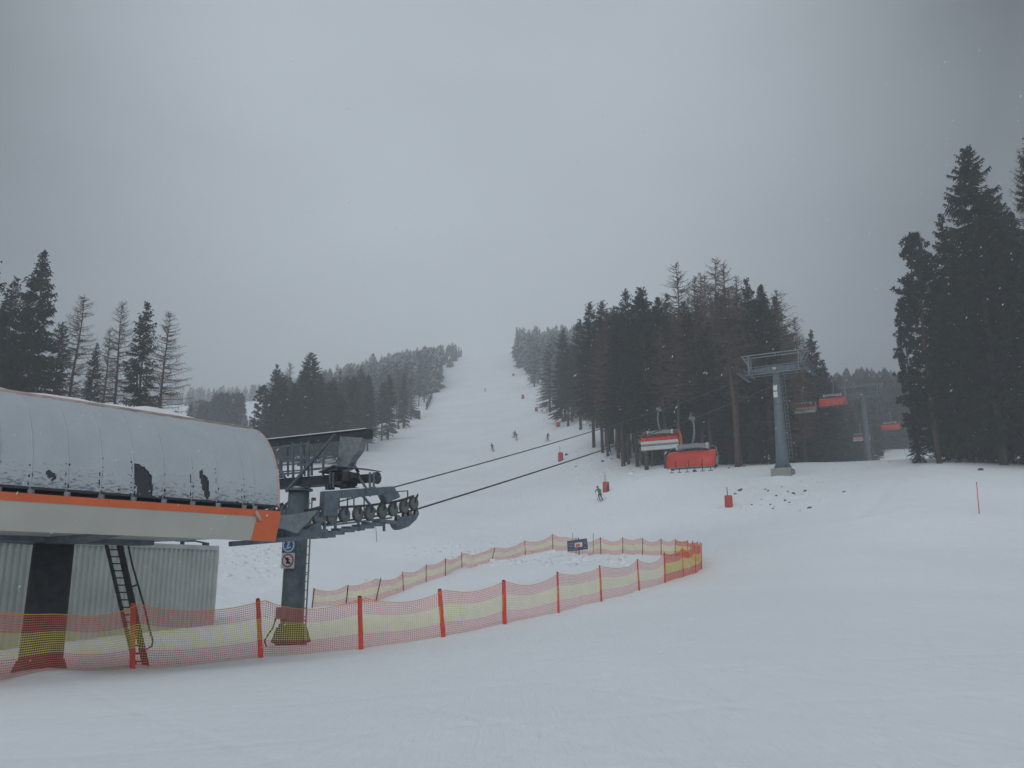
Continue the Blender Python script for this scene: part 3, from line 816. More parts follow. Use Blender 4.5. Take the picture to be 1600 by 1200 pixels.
# ---------------------------------------------------------------- pylons
def pylon(u, vb, vtop, y, label, wb, wt, arm, base_h, number=True, tilt=0):
    c = on_line(y, 0)
    g0 = Vector((c.x, c.y, H(c.x, c.y))); f = Frame(g0)
    zc_ = P(u, vtop, y).z - g0.z          # crossarm height
    t = thing('lift_pylon', label, 'lift pylon', g0, -AR)
    n = 20
    b = MB(); b.tube([(0, 0, .2), (0, 0, zc_ * .33), (0, 0, zc_ - .1)], [wb, wb * .83, wt], n); b.build('mast', 'pylon', t, True)
    b = MB(); b.tube([(0, 0, zc_ * .33), (0, 0, zc_ * .33 + .15)], wb * .88, n); b.build('mast_flange', 'pylon', t); b = MB(); b.tube([(0, 0, zc_ * .66), (0, 0, zc_ * .66 + .12)], (wb + wt) * .47, n); b.build('mast_flange', 'pylon', t); b = MB()
    b.tube([(0, 0, base_h), (0, 0, base_h + .1)], wb * 1.25, n)
    for k in range(10):
        a = k * math.pi / 5; b.bar((wb * .9 * math.cos(a), wb * .9 * math.sin(a), base_h + .5), (wb * 1.2 * math.cos(a), wb * 1.2 * math.sin(a), base_h + .1), .05, .2)
    b.build('mast_flange', 'pylon', t)
    b = MB(); b.box((0, 0, base_h / 2 - .6), (wb * 3.0, wb * 3.0, base_h + 1.2)); b.build('concrete_base', 'concrete', t)
    A = arm
    b = MB()
    for s in (-1, 1):
        pts = [(0, -.28, zc_ - .25), (s * A * .5, -.28, zc_ - .12), (s * A, -.28, zc_ + .02), (s * A, -.28, zc_ + .22), (0, -.28, zc_ + .42)]
        b.prism(pts if s > 0 else pts[::-1], (0, .56, 0))
    ar = b.build('crossarm', 'pylon', t)
    b = MB(); b.box((-.1, -.32, zc_ + .12), (.34, .03, .22)); b.build('emblem_plate', 'white', ar)
    hz = 1.75
    b = MB()
    for yy in (-.6, .6):
        b.bar((-A - .55, yy, zc_ + hz), (A + .55, yy, zc_ + hz), .08, .1)
        b.bar((-A - .2, yy, zc_ - .38), (A + .4, yy, zc_ - .38), .07, .07)
        for x in (-A + .2, A - .45): b.bar((x, yy, zc_ - .4), (x, yy, zc_ + hz), .09)
        for s in (-1, 1): b.bar((s * (A + .45), yy, zc_ + hz), (s * (A - .35), yy, zc_ + .3), .07)
        for k in range(9):
            x = -A + .3 + k * (2 * A - .6) / 8; b.bar((x, yy, zc_ - .38), (x, yy, zc_ + .42), .03)
        b.bar((-A, yy, zc_ + .42), (A, yy, zc_ + .42), .045)
    for x in (-A - .5, -A + .2, 0, A - .45, A + .5): b.bar((x, -.6, zc_ + hz), (x, .6, zc_ + hz), .08)
    b.build('maintenance_frame', 'galv', t)
    for s in (-1, 1): b = MB(); b.box((s * (A - .15), 0, zc_ + hz - .75), (.08, .5, 1.5)); b.build('end_plate', 'pylon', t)
    bats = []
    for s in (-1, 1):
        b = MB(); x = s * GA
        b.bar((x, -2.2, zc_ - .12 + tilt * 2.2), (x, 2.2, zc_ - .12 - tilt * 2.2), .08, .14)
        b.bar((x + s * .55, -2.4, zc_ - .5 + tilt * 2.4), (x + s * .55, 2.4, zc_ - .5 - tilt * 2.4), .35, .04)
        for k in range(5): b.bar((x + s * .7, -2.2 + k * 1.1, zc_ - .5 - tilt * (-2.2 + k * 1.1)), (x + s * .7, -2.2 + k * 1.1, zc_ + .4 - tilt * (-2.2 + k * 1.1)), .035)
        b.bar((x + s * .7, -2.2, zc_ + .4 + tilt * 2.2), (x + s * .7, 2.2, zc_ + .4 - tilt * 2.2), .035)
        b.build('sheave_beam', 'steel', t)
        for k in range(6):
            m = MB(); yy = -2.1 + k * .84; wheel(m, (x, yy, zc_ - .18 - tilt * yy - .02), .25, .1); m.build('sheave', ['black', 'galv'], t)
    b = MB()
    lx_ = wb + .12
    for x in (lx_, lx_ + .3): b.bar((x, 0, 1.5), (x - (wb - wt), 0, zc_ - .3), .03)
    z = 1.7
    while z < zc_ - .5: q = (wb - wt) * (z / zc_); b.bar((lx_ - q, 0, z), (lx_ + .3 - q, 0, z), .025); z += .4
    b.build('ladder', 'galv', t)
    if number:
        for k in range(2):
            b = MB(); zz = zc_ - 2.0 - k * .75; a = wt + (wb - wt) * (1 - zz / zc_) + .02
            b.box((-.12, -a, zz), (.42, .03, .62)); b.build('number_plate', 'white', t)
    return t, g0, zc_
c1 = line_at(1224, 0, 12); c2 = line_at(1358, 0, 20)
PY1, G1, Z1 = pylon(1213, 745, 578, c1.y, 'tall grey-blue lift pylon on a concrete block in front of the right forest', .68, .37, 2.95, .55)
PY2, G2, Z2 = pylon(1352, 720, 618, c2.y, 'distant hazy lift pylon behind the snow brow, between forest and tall right trees', .65, .4, 2.95, .4, False, .25)
print('pylon', G1, Z1, G2, Z2)

# ---------------------------------------------------------------- haul ropes
def rope_z(side):
    """knots (distance along the line from the station tower, z)"""
    w0 = FR.w(WN[0] if side > 0 else WF[0]); w1 = FR.w(WN[-1] if side > 0 else WF[-1])
    d = lambda p: (Vector((p[0], p[1], 0)) - Vector((FR.c.x, FR.c.y, 0))).dot(LY)
    return [(d(w0) - 1.0, w0.z - .22), (d(w0), w0.z - .225), (d(w1), w1.z - .225), (d(G1), G1.z + Z1 - .44), (d(G2) - 2, G2.z + Z2 - .1), (d(G2) + 2, G2.z + Z2 - .35), (d(G2) + 26, G2.z + Z2 - 3.6), (d(G2) + 90, G2.z + Z2 - 24)]
KN = {1: rope_z(1), -1: rope_z(-1)}
def rope_at(side, d):
    ks = KN[side]
    for (d0, z0_), (d1, z1_) in zip(ks[:-1], ks[1:]):
        if d0 <= d <= d1:
            f = (d - d0) / (d1 - d0); sag = .00011 * (d1 - d0) ** 2 * 4 * f * (1 - f) if d1 - d0 > 20 else 0
            p = FR.c + LX * GA * side + LY * d; p.z = z0_ + (z1_ - z0_) * f - sag; return p
    p = FR.c + LX * GA * side + LY * d; p.z = ks[-1][1]; return p
for side, lb in ((1, 'lower near steel haul rope running from the station sheaves to the pylon'), (-1, 'upper far steel haul rope running from the station to the pylon')):
    ks = KN[side]; ds = [ks[0][0]] + [k[0] for k in ks[1:3]] + list(np.linspace(ks[2][0] + .5, ks[-1][0], 90))
    b = MB(); b.tube([rope_at(side, d) for d in ds], .030, 8)
    o = b.build('haul_rope', 'cable', None, True, rope_at(side, ds[0])); o.location = rope_at(side, ds[0]); tag(o, lb, 'rope')

# ---------------------------------------------------------------- chairs
def chair(loc, rz, label, front):
    t = thing('lift_chair', label, 'lift chair', loc, rz, 'orange-bubble chairs hanging on the lift ropes')
    b = MB(); b.box((0, 0, .02), (.14, .55, .16)); b.box((.12, .1, .05), (.16, .2, .22)); b.tube([(0, -.2, .1), (.15, -.35, .32)], .05, 8); b.build('grip', 'galv', t)
    b = MB(); b.tube([(.1, 0, 0), (.16, 0, -.35), (.18, 0, -.8), (.1, 0, -1.25), (0, 0, -1.62)], .055, 10); b.build('hanger_arm', 'galv', t, True)
    b = MB(); q = 10
    for k in range(q):
        x0, x1 = -.95 + 1.9 * k / q, -.95 + 1.9 * (k + 1) / q; a0, a1 = .06 * (1 - (x0 / .95) ** 2), .06 * (1 - (x1 / .95) ** 2)
        b.hexa([(x0, -.17, -1.92 + a0), (x1, -.17, -1.92 + a1), (x1, .17, -1.92 + a1), (x0, .17, -1.92 + a0), (x0, -.12, -1.64 + a0), (x1, -.12, -1.64 + a1), (x1, .12, -1.64 + a1), (x0, .12, -1.64 + a0)])
    b.box((-.98, 0, -1.77), (.10, .36, .36), 1); b.box((.98, 0, -1.77), (.10, .36, .36), 1)
    b.build('top_housing', ['galv', 'seat'], t)
    b = MB()
    for s in (-1, 1):
        b.tube([(s * 1.0, 0, -1.78), (s * 1.35, 0, -1.80), (s * 1.52, .02, -1.92), (s * 1.58, .05, -2.3), (s * 1.58, .08, -2.8), (s * 1.52, .1, -3.1), (s * 1.3, .12, -3.22)], .032, 8)
        b.build('side_tube', 'galv', t, True); b = MB()
        b.tube([(s * .62, 0, -1.9), (s * .62, .12, -2.6), (s * .62, .2, -3.15)], .03, 8); b.build('support_tube', 'galv', t, True); b = MB()
    # y<0 is the way the riders face
    for k in range(6):
        x = -1.25 + k * .5
        b = MB(); b.hexa([(x - .235, .12, -3.0), (x + .235, .12, -3.0), (x + .235, .20, -3.0), (x - .235, .20, -3.0), (x - .235, .24, -2.46), (x + .235, .24, -2.46), (x + .235, .31, -2.46), (x - .235, .31, -2.46)])
        b.build('backrest', 'seat', t)
        b = MB(); b.hexa([(x - .235, -.36, -3.02), (x + .235, -.36, -3.02), (x + .235, .14, -3.08), (x - .235, .14, -3.08), (x - .235, -.36, -2.94), (x + .235, -.36, -2.94), (x + .235, .14, -2.99), (x - .235, .14, -2.99)])
        b.build('seat', 'black', t)
    b = MB(); b.box((0, .26, -2.75), (3.0, .05, .07)); b.box((0, .2, -3.1), (3.05, .08, .08)); b.box((0, .31, -2.97), (3.02, .03, .3), 1); b.box((0, .34, -2.55), (3.02, .03, .22), 1); b.build('seat_frame', ['galv', 'seat'], t)
    b = MB(); b.tube([(-1.4, -.45, -2.7), (1.4, -.45, -2.7)], .025, 8)
    for k in range(6):
        x = -1.25 + k * .5; b.tube([(x, -.45, -2.7), (x, -.48, -3.1), (x, -.5, -3.4)], .02, 6); b.tube([(x - .15, -.5, -3.42), (x + .15, -.5, -3.42)], .02, 6)
    b.build('safety_bar', 'black', t)
    # bubble: a bowed shell from over the heads to the knees
    b = MB(); nx, nz_ = 18, 12
    def bp(i, j, o=0):
        x = -1.5 + 3.0 * i / nx; a = j / nz_
        e = abs(x / 1.5) ** 4
        ang = R(-5) + a * R(98)
        yy = .05 - .95 * math.sin(ang) * (1 - .28 * e) ; zz = -2.95 + .92 * math.cos(ang) - .18 * a
        return Vector((x * (1 + .03 * math.sin(a * math.pi)), yy - o, zz + (0 if front else .36)))
    if front: pass
    for i in range(nx):
        for j in range(nz_):
            b.quad(bp(i, j), bp(i + 1, j), bp(i + 1, j + 1), bp(i, j + 1), 0)
    for s in (0, nx):
        c_ = Vector((-1.5 if s == 0 else 1.5, -.1, -2.9))
        for j in range(nz_): b.tri(bp(s, j), bp(s, j + 1), c_, 0)
    o = b.build('bubble', 'bubble' if front else 'bubbleb', t, True)
    b = MB()
    for j in (0, nz_): b.tube([bp(i, j, .015) for i in range(nx + 1)], .028, 6)
    b.build('bubble_rim', 'galv', o, True)
    b = MB()
    for i in (4, 9, 14): b.bar(bp(i, 9, .02), bp(i, 12, .02), .05, .02)
    b.build('bubble_clip', 'black', o)
    if not front:
        b = MB()
        for s in range(6):
            x0 = -1.25 + s * .5
            b.box((x0, .33, -2.30), (.46, .02, .26))
        b.build('rear_window', 'bubble', o)
    return t
def chair_on(side, u, label, first=None):
    lo, hi = 2, 260
    for _ in range(40):
        d = (lo + hi) / 2
        if proj(rope_at(side, d) - Vector((0, 0, 2)))[0] < u: lo = d
        else: hi = d
    p = rope_at(side, d); rz = -AR + (0 if side > 0 else math.pi)
    print('chair', u, p, proj(p))
    if first: return dup(first, p, rz, label, 'lift chair', 'orange-bubble chairs hanging on the lift ropes')
    return chair(p, rz, label, side > 0)
cf = chair_on(1, 1082, 'nearest lift chair, its large red bubble closed towards the viewer')
cb = chair_on(-1, 1032, 'lift chair seen from behind, pale backrests, overlapping the nearest red-bubble chair')
chair_on(1, 1301, 'red-bubble lift chair hanging highest, just right of the near pylon', cf)
chair_on(-1, 1256, 'lift chair with orange bubble and white backrests next to the near pylon mast', cb)
chair_on(1, 1391, 'small far red-bubble lift chair right of the distant pylon', cf)
chair_on(-1, 1346, 'smallest hazy lift chair low beside the distant pylon mast', cb)

# ---------------------------------------------------------------- safety net fences
def net_bay(mb, a, b_, ha, hb, cell, wd, sag, seed, seg=10, lean=(0, 0, 0)):
    a, b_ = Vector(a), Vector(b_); L = (b_ - a).length; n = max(2, int(round(L / cell)))
    dirv = (b_ - a).normalized(); nr = Vector((dirv.y, -dirv.x, 0)); rnd = random.Random(seed)
    amp = rnd.uniform(-.06, .10); ph = rnd.uniform(0, 6)
    def S(t, h, off=0):
        base = a.lerp(b_, t); gz_ = H(base.x, base.y) + .03
        top = (ha * (1 - t) + hb * t) * (1 - sag * 4 * t * (1 - t))
        bulge = amp * math.sin(math.pi * t) * math.sin(math.pi * h) + .015 * math.sin(ph + 9 * t + 4 * h)
        p = Vector((base.x, base.y, gz_ + top * h)) + nr * (bulge + off); return p
    rows = max(6, int(round(max(ha, hb) / cell)))
    hw = wd / max(ha, .1) / 2
    for r in range(rows + 1):
        h = r / rows; m = 0 if (h > .69 or h < .30) else 1
        w_ = hw
        if r == rows: m = 2; w_ = hw * 1.7
        if r == 0: m = 2
        ls = None
        for k in range(seg + 1):
            t = k / seg; cur = (S(t, h - w_), S(t, h + w_))
            if ls: mb.quad(ls[0], cur[0], cur[1], ls[1], m)
            ls = cur
    dt = wd * .8 / L / 2
    for c_ in range(n):
        t = (c_ + .5) / n
        for h0, h1, m in ((0, .15, 0), (.15, .30, 0), (.30, .5, 1), (.5, .69, 1), (.69, .85, 0), (.85, 1, 0)):
            mb.quad(S(t - dt, h0, .004), S(t + dt, h0, .004), S(t + dt, h1, .004), S(t - dt, h1, .004), m)
def fence(label, pts, cell, wd, sag, pole_r, pole_mat, seed, minseg=8):
    """pts: (u, v_base, pixel height, lean pixels at the top)"""
    G = [hit(u, v) for u, v, h, l in pts]
    o = G[len(G) // 2]; t = thing('safety_net_fence', label, 'net fence', o)
    hs = []
    b = MB()
    for (u, v, h, l), g_ in zip(pts, G):
        tp = P(u + l, v - h, g_.y); pr_ = pole_r * (1 if g_.y > 29 or pole_mat != 'post' else 1.75); hs.append(max(.5, tp.z - g_.z))
        m = MB(); m.tube([Vector((g_.x, g_.y, g_.z - .25)), tp], [pr_, pr_ * .85], 8); m.tube([tp, tp + Vector((0, 0, .04))], [pr_ * .9, pr_ * .5], 8, 1)
        m.build('post', [pole_mat, 'black'], t, False, o)
    for g_ in G: g_.y += pole_r + .03
    for i in range(len(G) - 1):
        sg2 = sag * (1.0 + .3 * math.sin(i * 2.3))
        net_bay(b, G[i], G[i + 1], hs[i] * .96, hs[i + 1] * .96, cell, wd, sg2, seed + i, minseg)
    b.build('net', ['netr', 'nety', 'neto'], t, False, o)
    print('fence', [(round(g_.y, 1), round(h, 2)) for g_, h in zip(G, hs)])
    return t
front_pts = [(-215, 1092, 124, 3), (-10, 1067, 112, 2), (208, 1046, 104, 0), (409, 1029, 92, -6), (565, 1016, 83, -3), (694, 996, 74, -7), (789, 976, 68, -2), (873, 958, 63, -2), (940, 941, 56, -3),
             (999, 923, 48, -3), (1039, 911, 46, -1), (1068, 902, 45, -2), (1087, 896, 46, -2), (1096, 890, 40, 0)]
fence('long near net fence on thick red posts, running rightwards from the station', front_pts[:11], .060, .0140, .15, .042, 'post', 10, 12)
fence('short bunched corner of orange net fence with crowded poles, at the far right end', front_pts[10:] + [(1094, 882, 34, 0), (1090, 878, 31, 0), (1083, 876, 30, -1), (1075, 872, 27, -1), (1055, 869, 26, 0)], .07, .042, .12, .03, 'post', 40, 6)
rear = [(1055, 869, 26, 0), (1033, 868, 26, 0), (1004, 867, 26, 0), (973, 866, 26, 0), (939, 867, 27, -1), (900, 866, 25, 0), (864, 859, 24, -1), (821, 867, 22, -1), (767, 879, 22, 6), (722, 887, 23, -1), (696, 900, 27, 0), (666, 910, 27, 0),
        (631, 924, 30, -2), (586, 940, 36, 9), (540, 945, 30, 4), (487, 950, 30, 4)]
fence('far net fence on thin dark poles behind the snow enclosure, carrying the banner side', rear, .085, .024, .18, .035, 'postd', 70, 8)

# banner on the far fence
g_ = hit(903, 868); yb = g_.y - .3
BN = thing('advert_banner', 'dark blue banner with a small white and orange panel, tilted on the far net fence', 'banner', g_)
c4 = [P(887, 862, yb), P(919, 858, yb), P(917, 841, yb), P(886, 845.5, yb)]
b = MB(); b.prism(c4, (0, .03, 0)); b.build('banner_cloth', 'navy', BN, False, g_)
def bl(s, t, o=.012):
    p = c4[0].lerp(c4[1], s).lerp(c4[3].lerp(c4[2], s), t); return p - Vector((0, o, 0))
def patch(mb, s0, s1, t0, t1, m=0, o=.012): mb.prism([bl(s0, t0, o), bl(s1, t0, o), bl(s1, t1, o), bl(s0, t1, o)], (0, .006, 0), m)
b = MB(); patch(b, .36, .74, .30, .72, 0, .012); patch(b, .42, .62, .34, .60, 1, .02)
b.build('centre_panel', ['white', 'orange'], BN, False, g_)
b = MB()
for s0, s1, t0 in ((.06, .30, .68), (.06, .26, .54), (.08, .30, .42), (.80, .95, .66), (.80, .96, .50), (.78, .96, .16), (.06, .5, .14)): patch(b, s0, s1, t0, t0 + .06)
b.build('faded_print', 'galv', BN, False, g_)
b = MB(); b.tube([P(905, 868, yb + .1), P(904, 840, yb + .1)], .04, 8); b.tube([P(895, 862, yb + .3), P(895, 832, yb + .3)], .02, 6); b.tube([P(927, 866, yb + .3), P(927, 833, yb + .3)], .02, 6); b.build('support_pole', 'postd', BN, False, g_)

# ---------------------------------------------------------------- crash pads, marker poles, wooden fences
def pad(u, v, hpx, wpx, label, pole=True, dark=False):
    g_ = hit(u, v); s = g_.y / F * 1.03; h = min(hpx * s, 1.9); r = wpx * s / 2
    t = thing('crash_pad', label, 'crash pad', g_, 0, 'red crash pads along the piste edge')
    b = MB(); n = 16
    b.tube([(0, 0, -.1), (0, 0, h * .04), (0, 0, h * .96), (0, 0, h)], [r * .95, r, r * .97, r * .85], n)
    for z in (.33, .66): b.tube([(0, 0, h * z - .012), (0, 0, h * z + .012)], r * 1.02, n)
    o = b.build('padding', 'pad', t, True)
    if dark:
        b = MB(); b.prism([(-r * .1, -r * 1.05, h * .05), (r * .8, -r * .98, h * .12), (r * .9, -r * .95, h * .6), (r * .3, -r * 1.05, h * .55)], (0, .02, 0)); b.build('dark_strap_panel', 'padd', o)
    if pole:
        b = MB(); b.tube([(-r * .2, 0, h * .9), (-r * .25, 0, h * 1.75)], .035, 6); b.build('pole', 'black', t)
    return t
pad(1139, 793, 17, 12, 'red cylindrical crash pad below the near lift pylon, dark pole on top')
pad(947, 769, 15, 10, 'red crash pad with a dark front, just above the green-jacketed skier', True, True)
pad(876, 721, 13, 8, 'red crash pad touched by the lower haul rope at the edge of the bank')
pad(872, 667, 7, 6, 'small red pad under the right forest edge', False)
pad(838, 643, 6, 4.5, 'tiny red pad halfway up the right piste edge', False)
pad(817, 623, 6, 4.5, 'tiny red pad second from the top of the right piste edge', False)
pad(802, 588, 4, 3.5, 'topmost tiny faded red pad at the right piste edge', False)
def pole(u, v, h, l, label, mt='post', r=.025):
    g_ = hit(u, v); tp = P(u + l, v - h, g_.y)
    b = MB(); b.tube([(0, 0, -.2), (tp - g_) * .5, tp - g_], [r, r, r * .9], 8); b.tube([tp - g_, tp - g_ + Vector((0, 0, .06))], r * 1.5, 8)
    o = b.build('marker_pole', mt, None, True); o.location = g_; tag(o, label, 'marker pole')
pole(1530, 803, 48, -4, 'thin pink-red marker pole standing alone in the snow at the far right', 'post', .03)
pole(589, 848, 26, -2, 'thin dark red marker pole in the snow right under the sheave row', 'postd', .025)
pole(748, 900, 1, 0, 'x', 'postd') if False else None
def slat_fence(pa, pb, h, label):
    A, B = hit(*pa), hit(*pb); d = (B - A); d.z = 0; n = max(5, int(d.length / 1.1))
    t = thing('wooden_fence', label, 'wooden fence', A)
    b = MB(); b2 = MB(); 
    for k in range(n + 1):
        p = A.lerp(B, k / n); p.z = H(p.x, p.y); b.bar(p - A - Vector((0, 0, .2)), p - A + Vector((0, 0, h)), .28, .16)
    for f in (.25, .55, .9):
        for k in range(n):
            p, q = A.lerp(B, k / n), A.lerp(B, (k + 1) / n); p.z = H(p.x, p.y) + h * f; q.z = H(q.x, q.y) + h * f
            b2.bar(p - A, q - A, .08, .28)
    b.build('fence_post', 'wood', t); b2.build('rail', 'wood', t)
slat_fence((641, 648), (656, 656), 2.6, 'short slatted wooden barrier at the lower left forest edge')
slat_fence((666, 641), (675, 620), 2.2, 'longer dark wooden barrier leading uphill beside the left forest')

# ---------------------------------------------------------------- soil clumps and brush on the bank
random.seed(5)
rk = [(1157, 767, 9), (1149, 773, 5), (1201, 768, 5), (1196, 765, 4), (1230, 770, 5), (1240, 774, 7), (1258, 768, 6), (1227, 784, 5), (1234, 786, 4), (1204, 790, 4), (1208, 796, 4), (1265, 795, 7), (1319, 769, 5), (1175, 790, 3.5), (1213, 775, 4), (1190, 782, 3), (1222, 762, 3.5),
      (1139, 732, 5), (1163, 729, 5), (1085, 737, 7), (1060, 733, 6), (942, 722, 6), (955, 719, 5), (900, 730, 3), (1497, 723, 9), (1532, 735, 10), (886, 711, 7)]
for k, (u, v, s) in enumerate(rk):
    g_ = hit(u, v); r = s * g_.y / F * .42
    b = MB(); b.blob((0, 0, 0), (r * 1.15, r * .9, r * .95), 0, k, .6, 9, 6)
    o = b.build('soil_clump', 'soil', None, False); o.location = g_ - Vector((0, 0, r * .12))
    if 1140 < u < 1330 and v > 758: tag(o, 'small dark clump of bare soil poking through the snow bank below the pylon', 'soil clump', 'soil clumps on the bank below the pylon')
    elif u > 1400: tag(o, 'small dark clump in the snow at the foot of the tall right trees', 'soil clump', 'clumps at the right trees')
    else: tag(o, 'small dark clump of debris in the snow before the right forest', 'soil clump', 'debris before the right forest')
g_ = hit(1264, 722)
b = MB()
random.seed(9)
for k in range(26):
    a = random.uniform(-1, 1); b.blob((a * 2.6, random.uniform(-.6, .6), .35 - .2 * a + random.uniform(-.2, .45)), (random.uniform(.35, .8), .5, random.uniform(.2, .45)), 0, k, .8, 8, 5)
for k in range(60):
    a = random.uniform(-1.2, 1.2); p = Vector((a * 2.6, random.uniform(-.6, .6), .1)); b.bar(p, p + Vector((random.uniform(-.8, .8), random.uniform(-.3, .3), random.uniform(.3, 1.1))), .04)
BP = thing('brush_pile', 'dark pile of brush with a snow cap right of the near pylon foot', 'brush pile', g_)
b.build('branches', 'soil', BP)
b = MB(); b.blob((-.3, -.1, .92), (1.1, .6, .16), 0, 3, .3, 10, 5); b.build('snow_cover', 'snowcap', BP, True)

# ================================================================= trees
def spruce_mesh(seed, h=20, Rm=2.7, z0=.08, dens=1.0, power=.85, twig=1.0, frost_haze=.0, name='spruce'):
    rnd = random.Random(seed)
    tr = MB(); n = 7; pts = []
    for k in range(n): f = k / (n - 1); pts.append(Vector((.10 * math.sin(seed + f * 3), .10 * math.cos(seed * 2 + f * 4) , f * h - (.6 if k == 0 else 0))))
    tr.tube(pts, [.26 * (1 - f / (n - 1) * .93) * (h / 20) for f in range(n)], 8)
    cr = MB(); z = z0 * h
    while z < h - .15:
        f = (z - z0 * h) / (h - z0 * h)
        Lb = Rm * (1 - f) ** power * (.75 + .25 * min(1, f * 6 + .35)) + .12
        nb = int((8.5 if f < .85 else 6) * dens)
        for k in range(nb):
            if rnd.random() < .10: continue
            L = Lb * rnd.uniform(.62, 1.12); az = rnd.uniform(0, 2 * math.pi)
            zz0 = z + rnd.uniform(-.2, .2)
            up = .55 * f - .12 + rnd.uniform(-.1, .1)
            dxy = Vector((math.cos(az), math.sin(az), 0)); sd = Vector((-dxy.y, dxy.x, 0))
            def sp(s): return dxy * (L * s) + Vector((0, 0, zz0 + L * (up * s - .42 * s * s * (1 - f * .7) + .18 * s ** 4)))
            # limb spine
            m_ = 1 if (frost_haze and rnd.random() < frost_haze) else 0
            p, q = sp(.0), sp(1.0); mid = sp(.5)
            tr.tri(p, mid + sd * .03, mid - sd * .03) if L > 1.2 else None
            nt2 = max(3, int(L * 7 * dens * twig))
            for i in range(nt2):
                s = (i + rnd.random()) / nt2
                if s < .12 and L > 1: continue
                c_ = sp(s); wl = (.20 + .42 * (1 - s * .8) * min(1, L / 2.2)) * rnd.uniform(.7, 1.3) * (1 if f < .9 else .6)
                for e in (-1, 1):
                    dr = (dxy * rnd.uniform(.2, .7) + sd * e * rnd.uniform(.5, 1.0)).normalized()
                    tip = c_ + dr * wl * 1.1 + Vector((0, 0, -wl * rnd.uniform(.25, .95)))
                    wv = (dxy * .5 + Vector((0, 0, .5)) + sd * rnd.uniform(-.5, .5)).normalized() * rnd.uniform(.05, .105)
                    cr.quad(c_ - wv * .6, tip - wv * .35, tip + wv * .35, c_ + wv, m_)
                if rnd.random() < .5:    # hanging spray
                    hh = rnd.uniform(.18, .42); cr.quad(c_ + sd * .1, c_ - dxy * .1, c_ - dxy * .06 - Vector((0, 0, hh)), c_ + sd * .03 - Vector((0, 0, hh)), m_)
            e_ = sp(1.0); cr.quad(sp(.8) + sd * .1, sp(.8) - sd * .1, e_ - sd * .03, e_ + sd * .03, m_)
        z += rnd.uniform(.30, .50) * (1 if f < .85 else .7)
    for k in range(3): cr.tri(Vector((.08 * math.cos(k * 2.1), .08 * math.sin(k * 2.1), h - .7)), Vector((-.08 * math.cos(k * 2.1), -.08 * math.sin(k * 2.1), h - .7)), Vector((0, 0, h + .15)))
    return tr, cr
def larch_mesh(seed, h=20, Rm=2.6, z0=.25):
    rnd = random.Random(seed)
    tr = MB(); n = 8; lean = rnd.uniform(-.3, .3)
    pts = [Vector((.12 * math.sin(seed + k) + lean * (k / n) ** 2, .12 * math.cos(seed * 2 + k), k / (n - 1) * h - (.6 if k == 0 else 0))) for k in range(n)]
    tr.tube(pts, [.24 * (1 - k / (n - 1) * .93) * (h / 20) for k in range(n)], 8)
    cr = MB(); z = z0 * h
    def strip(a, b_, w0, w1, s):
        cr.quad(a - s * w0, b_ - s * w1, b_ + s * w1, a + s * w0)
    while z < h - .2:
        f = (z - z0 * h) / (h - z0 * h); Lb = Rm * (1 - f) ** .6 * (.6 + .4 * min(1, f * 4 + .2)) + .12
        for k in range(4):
            if rnd.random() < .12: continue
            L = Lb * rnd.uniform(.5, 1.15); az = rnd.uniform(0, 2 * math.pi); dxy = Vector((math.cos(az), math.sin(az), 0)); sd = Vector((-dxy.y, dxy.x, 0))
            up = .35 * f + rnd.uniform(-.15, .1); zz0 = z + rnd.uniform(-.15, .15)
            def sp(s): return dxy * (L * s) + Vector((lean * f * f * .8, 0, zz0 + L * (up * s - .35 * s * s * (1 - f) + .25 * s ** 3)))
            ns_ = 5
            for i in range(ns_):
                a, b_ = sp(i / ns_), sp((i + 1) / ns_)
                strip(a, b_, .035 * (1 - i / ns_) + .012, .035 * (1 - (i + 1) / ns_) + .010, Vector((0, 0, 1)))
                strip(a, b_, .028 * (1 - i / ns_) + .012, .028 * (1 - (i + 1) / ns_) + .010, sd)
            for i in range(int(L * 12) + 3):
                s = rnd.uniform(.15, 1); c_ = sp(s); wl = rnd.uniform(.2, .65) * (1 if f < .8 else .6)
                d = (sd * rnd.choice((-1, 1)) * rnd.uniform(.1, 1) + dxy * rnd.uniform(0, .8) + Vector((0, 0, rnd.uniform(-1.3, .1) + .6 * f))).normalized()
                wv = Vector((rnd.uniform(-1, 1), rnd.uniform(-1, 1), rnd.uniform(-.3, .3))).normalized()
                strip(c_, c_ + d * wl, .014, .010, wv)
        z += rnd.uniform(.2, .34)
    return tr, cr
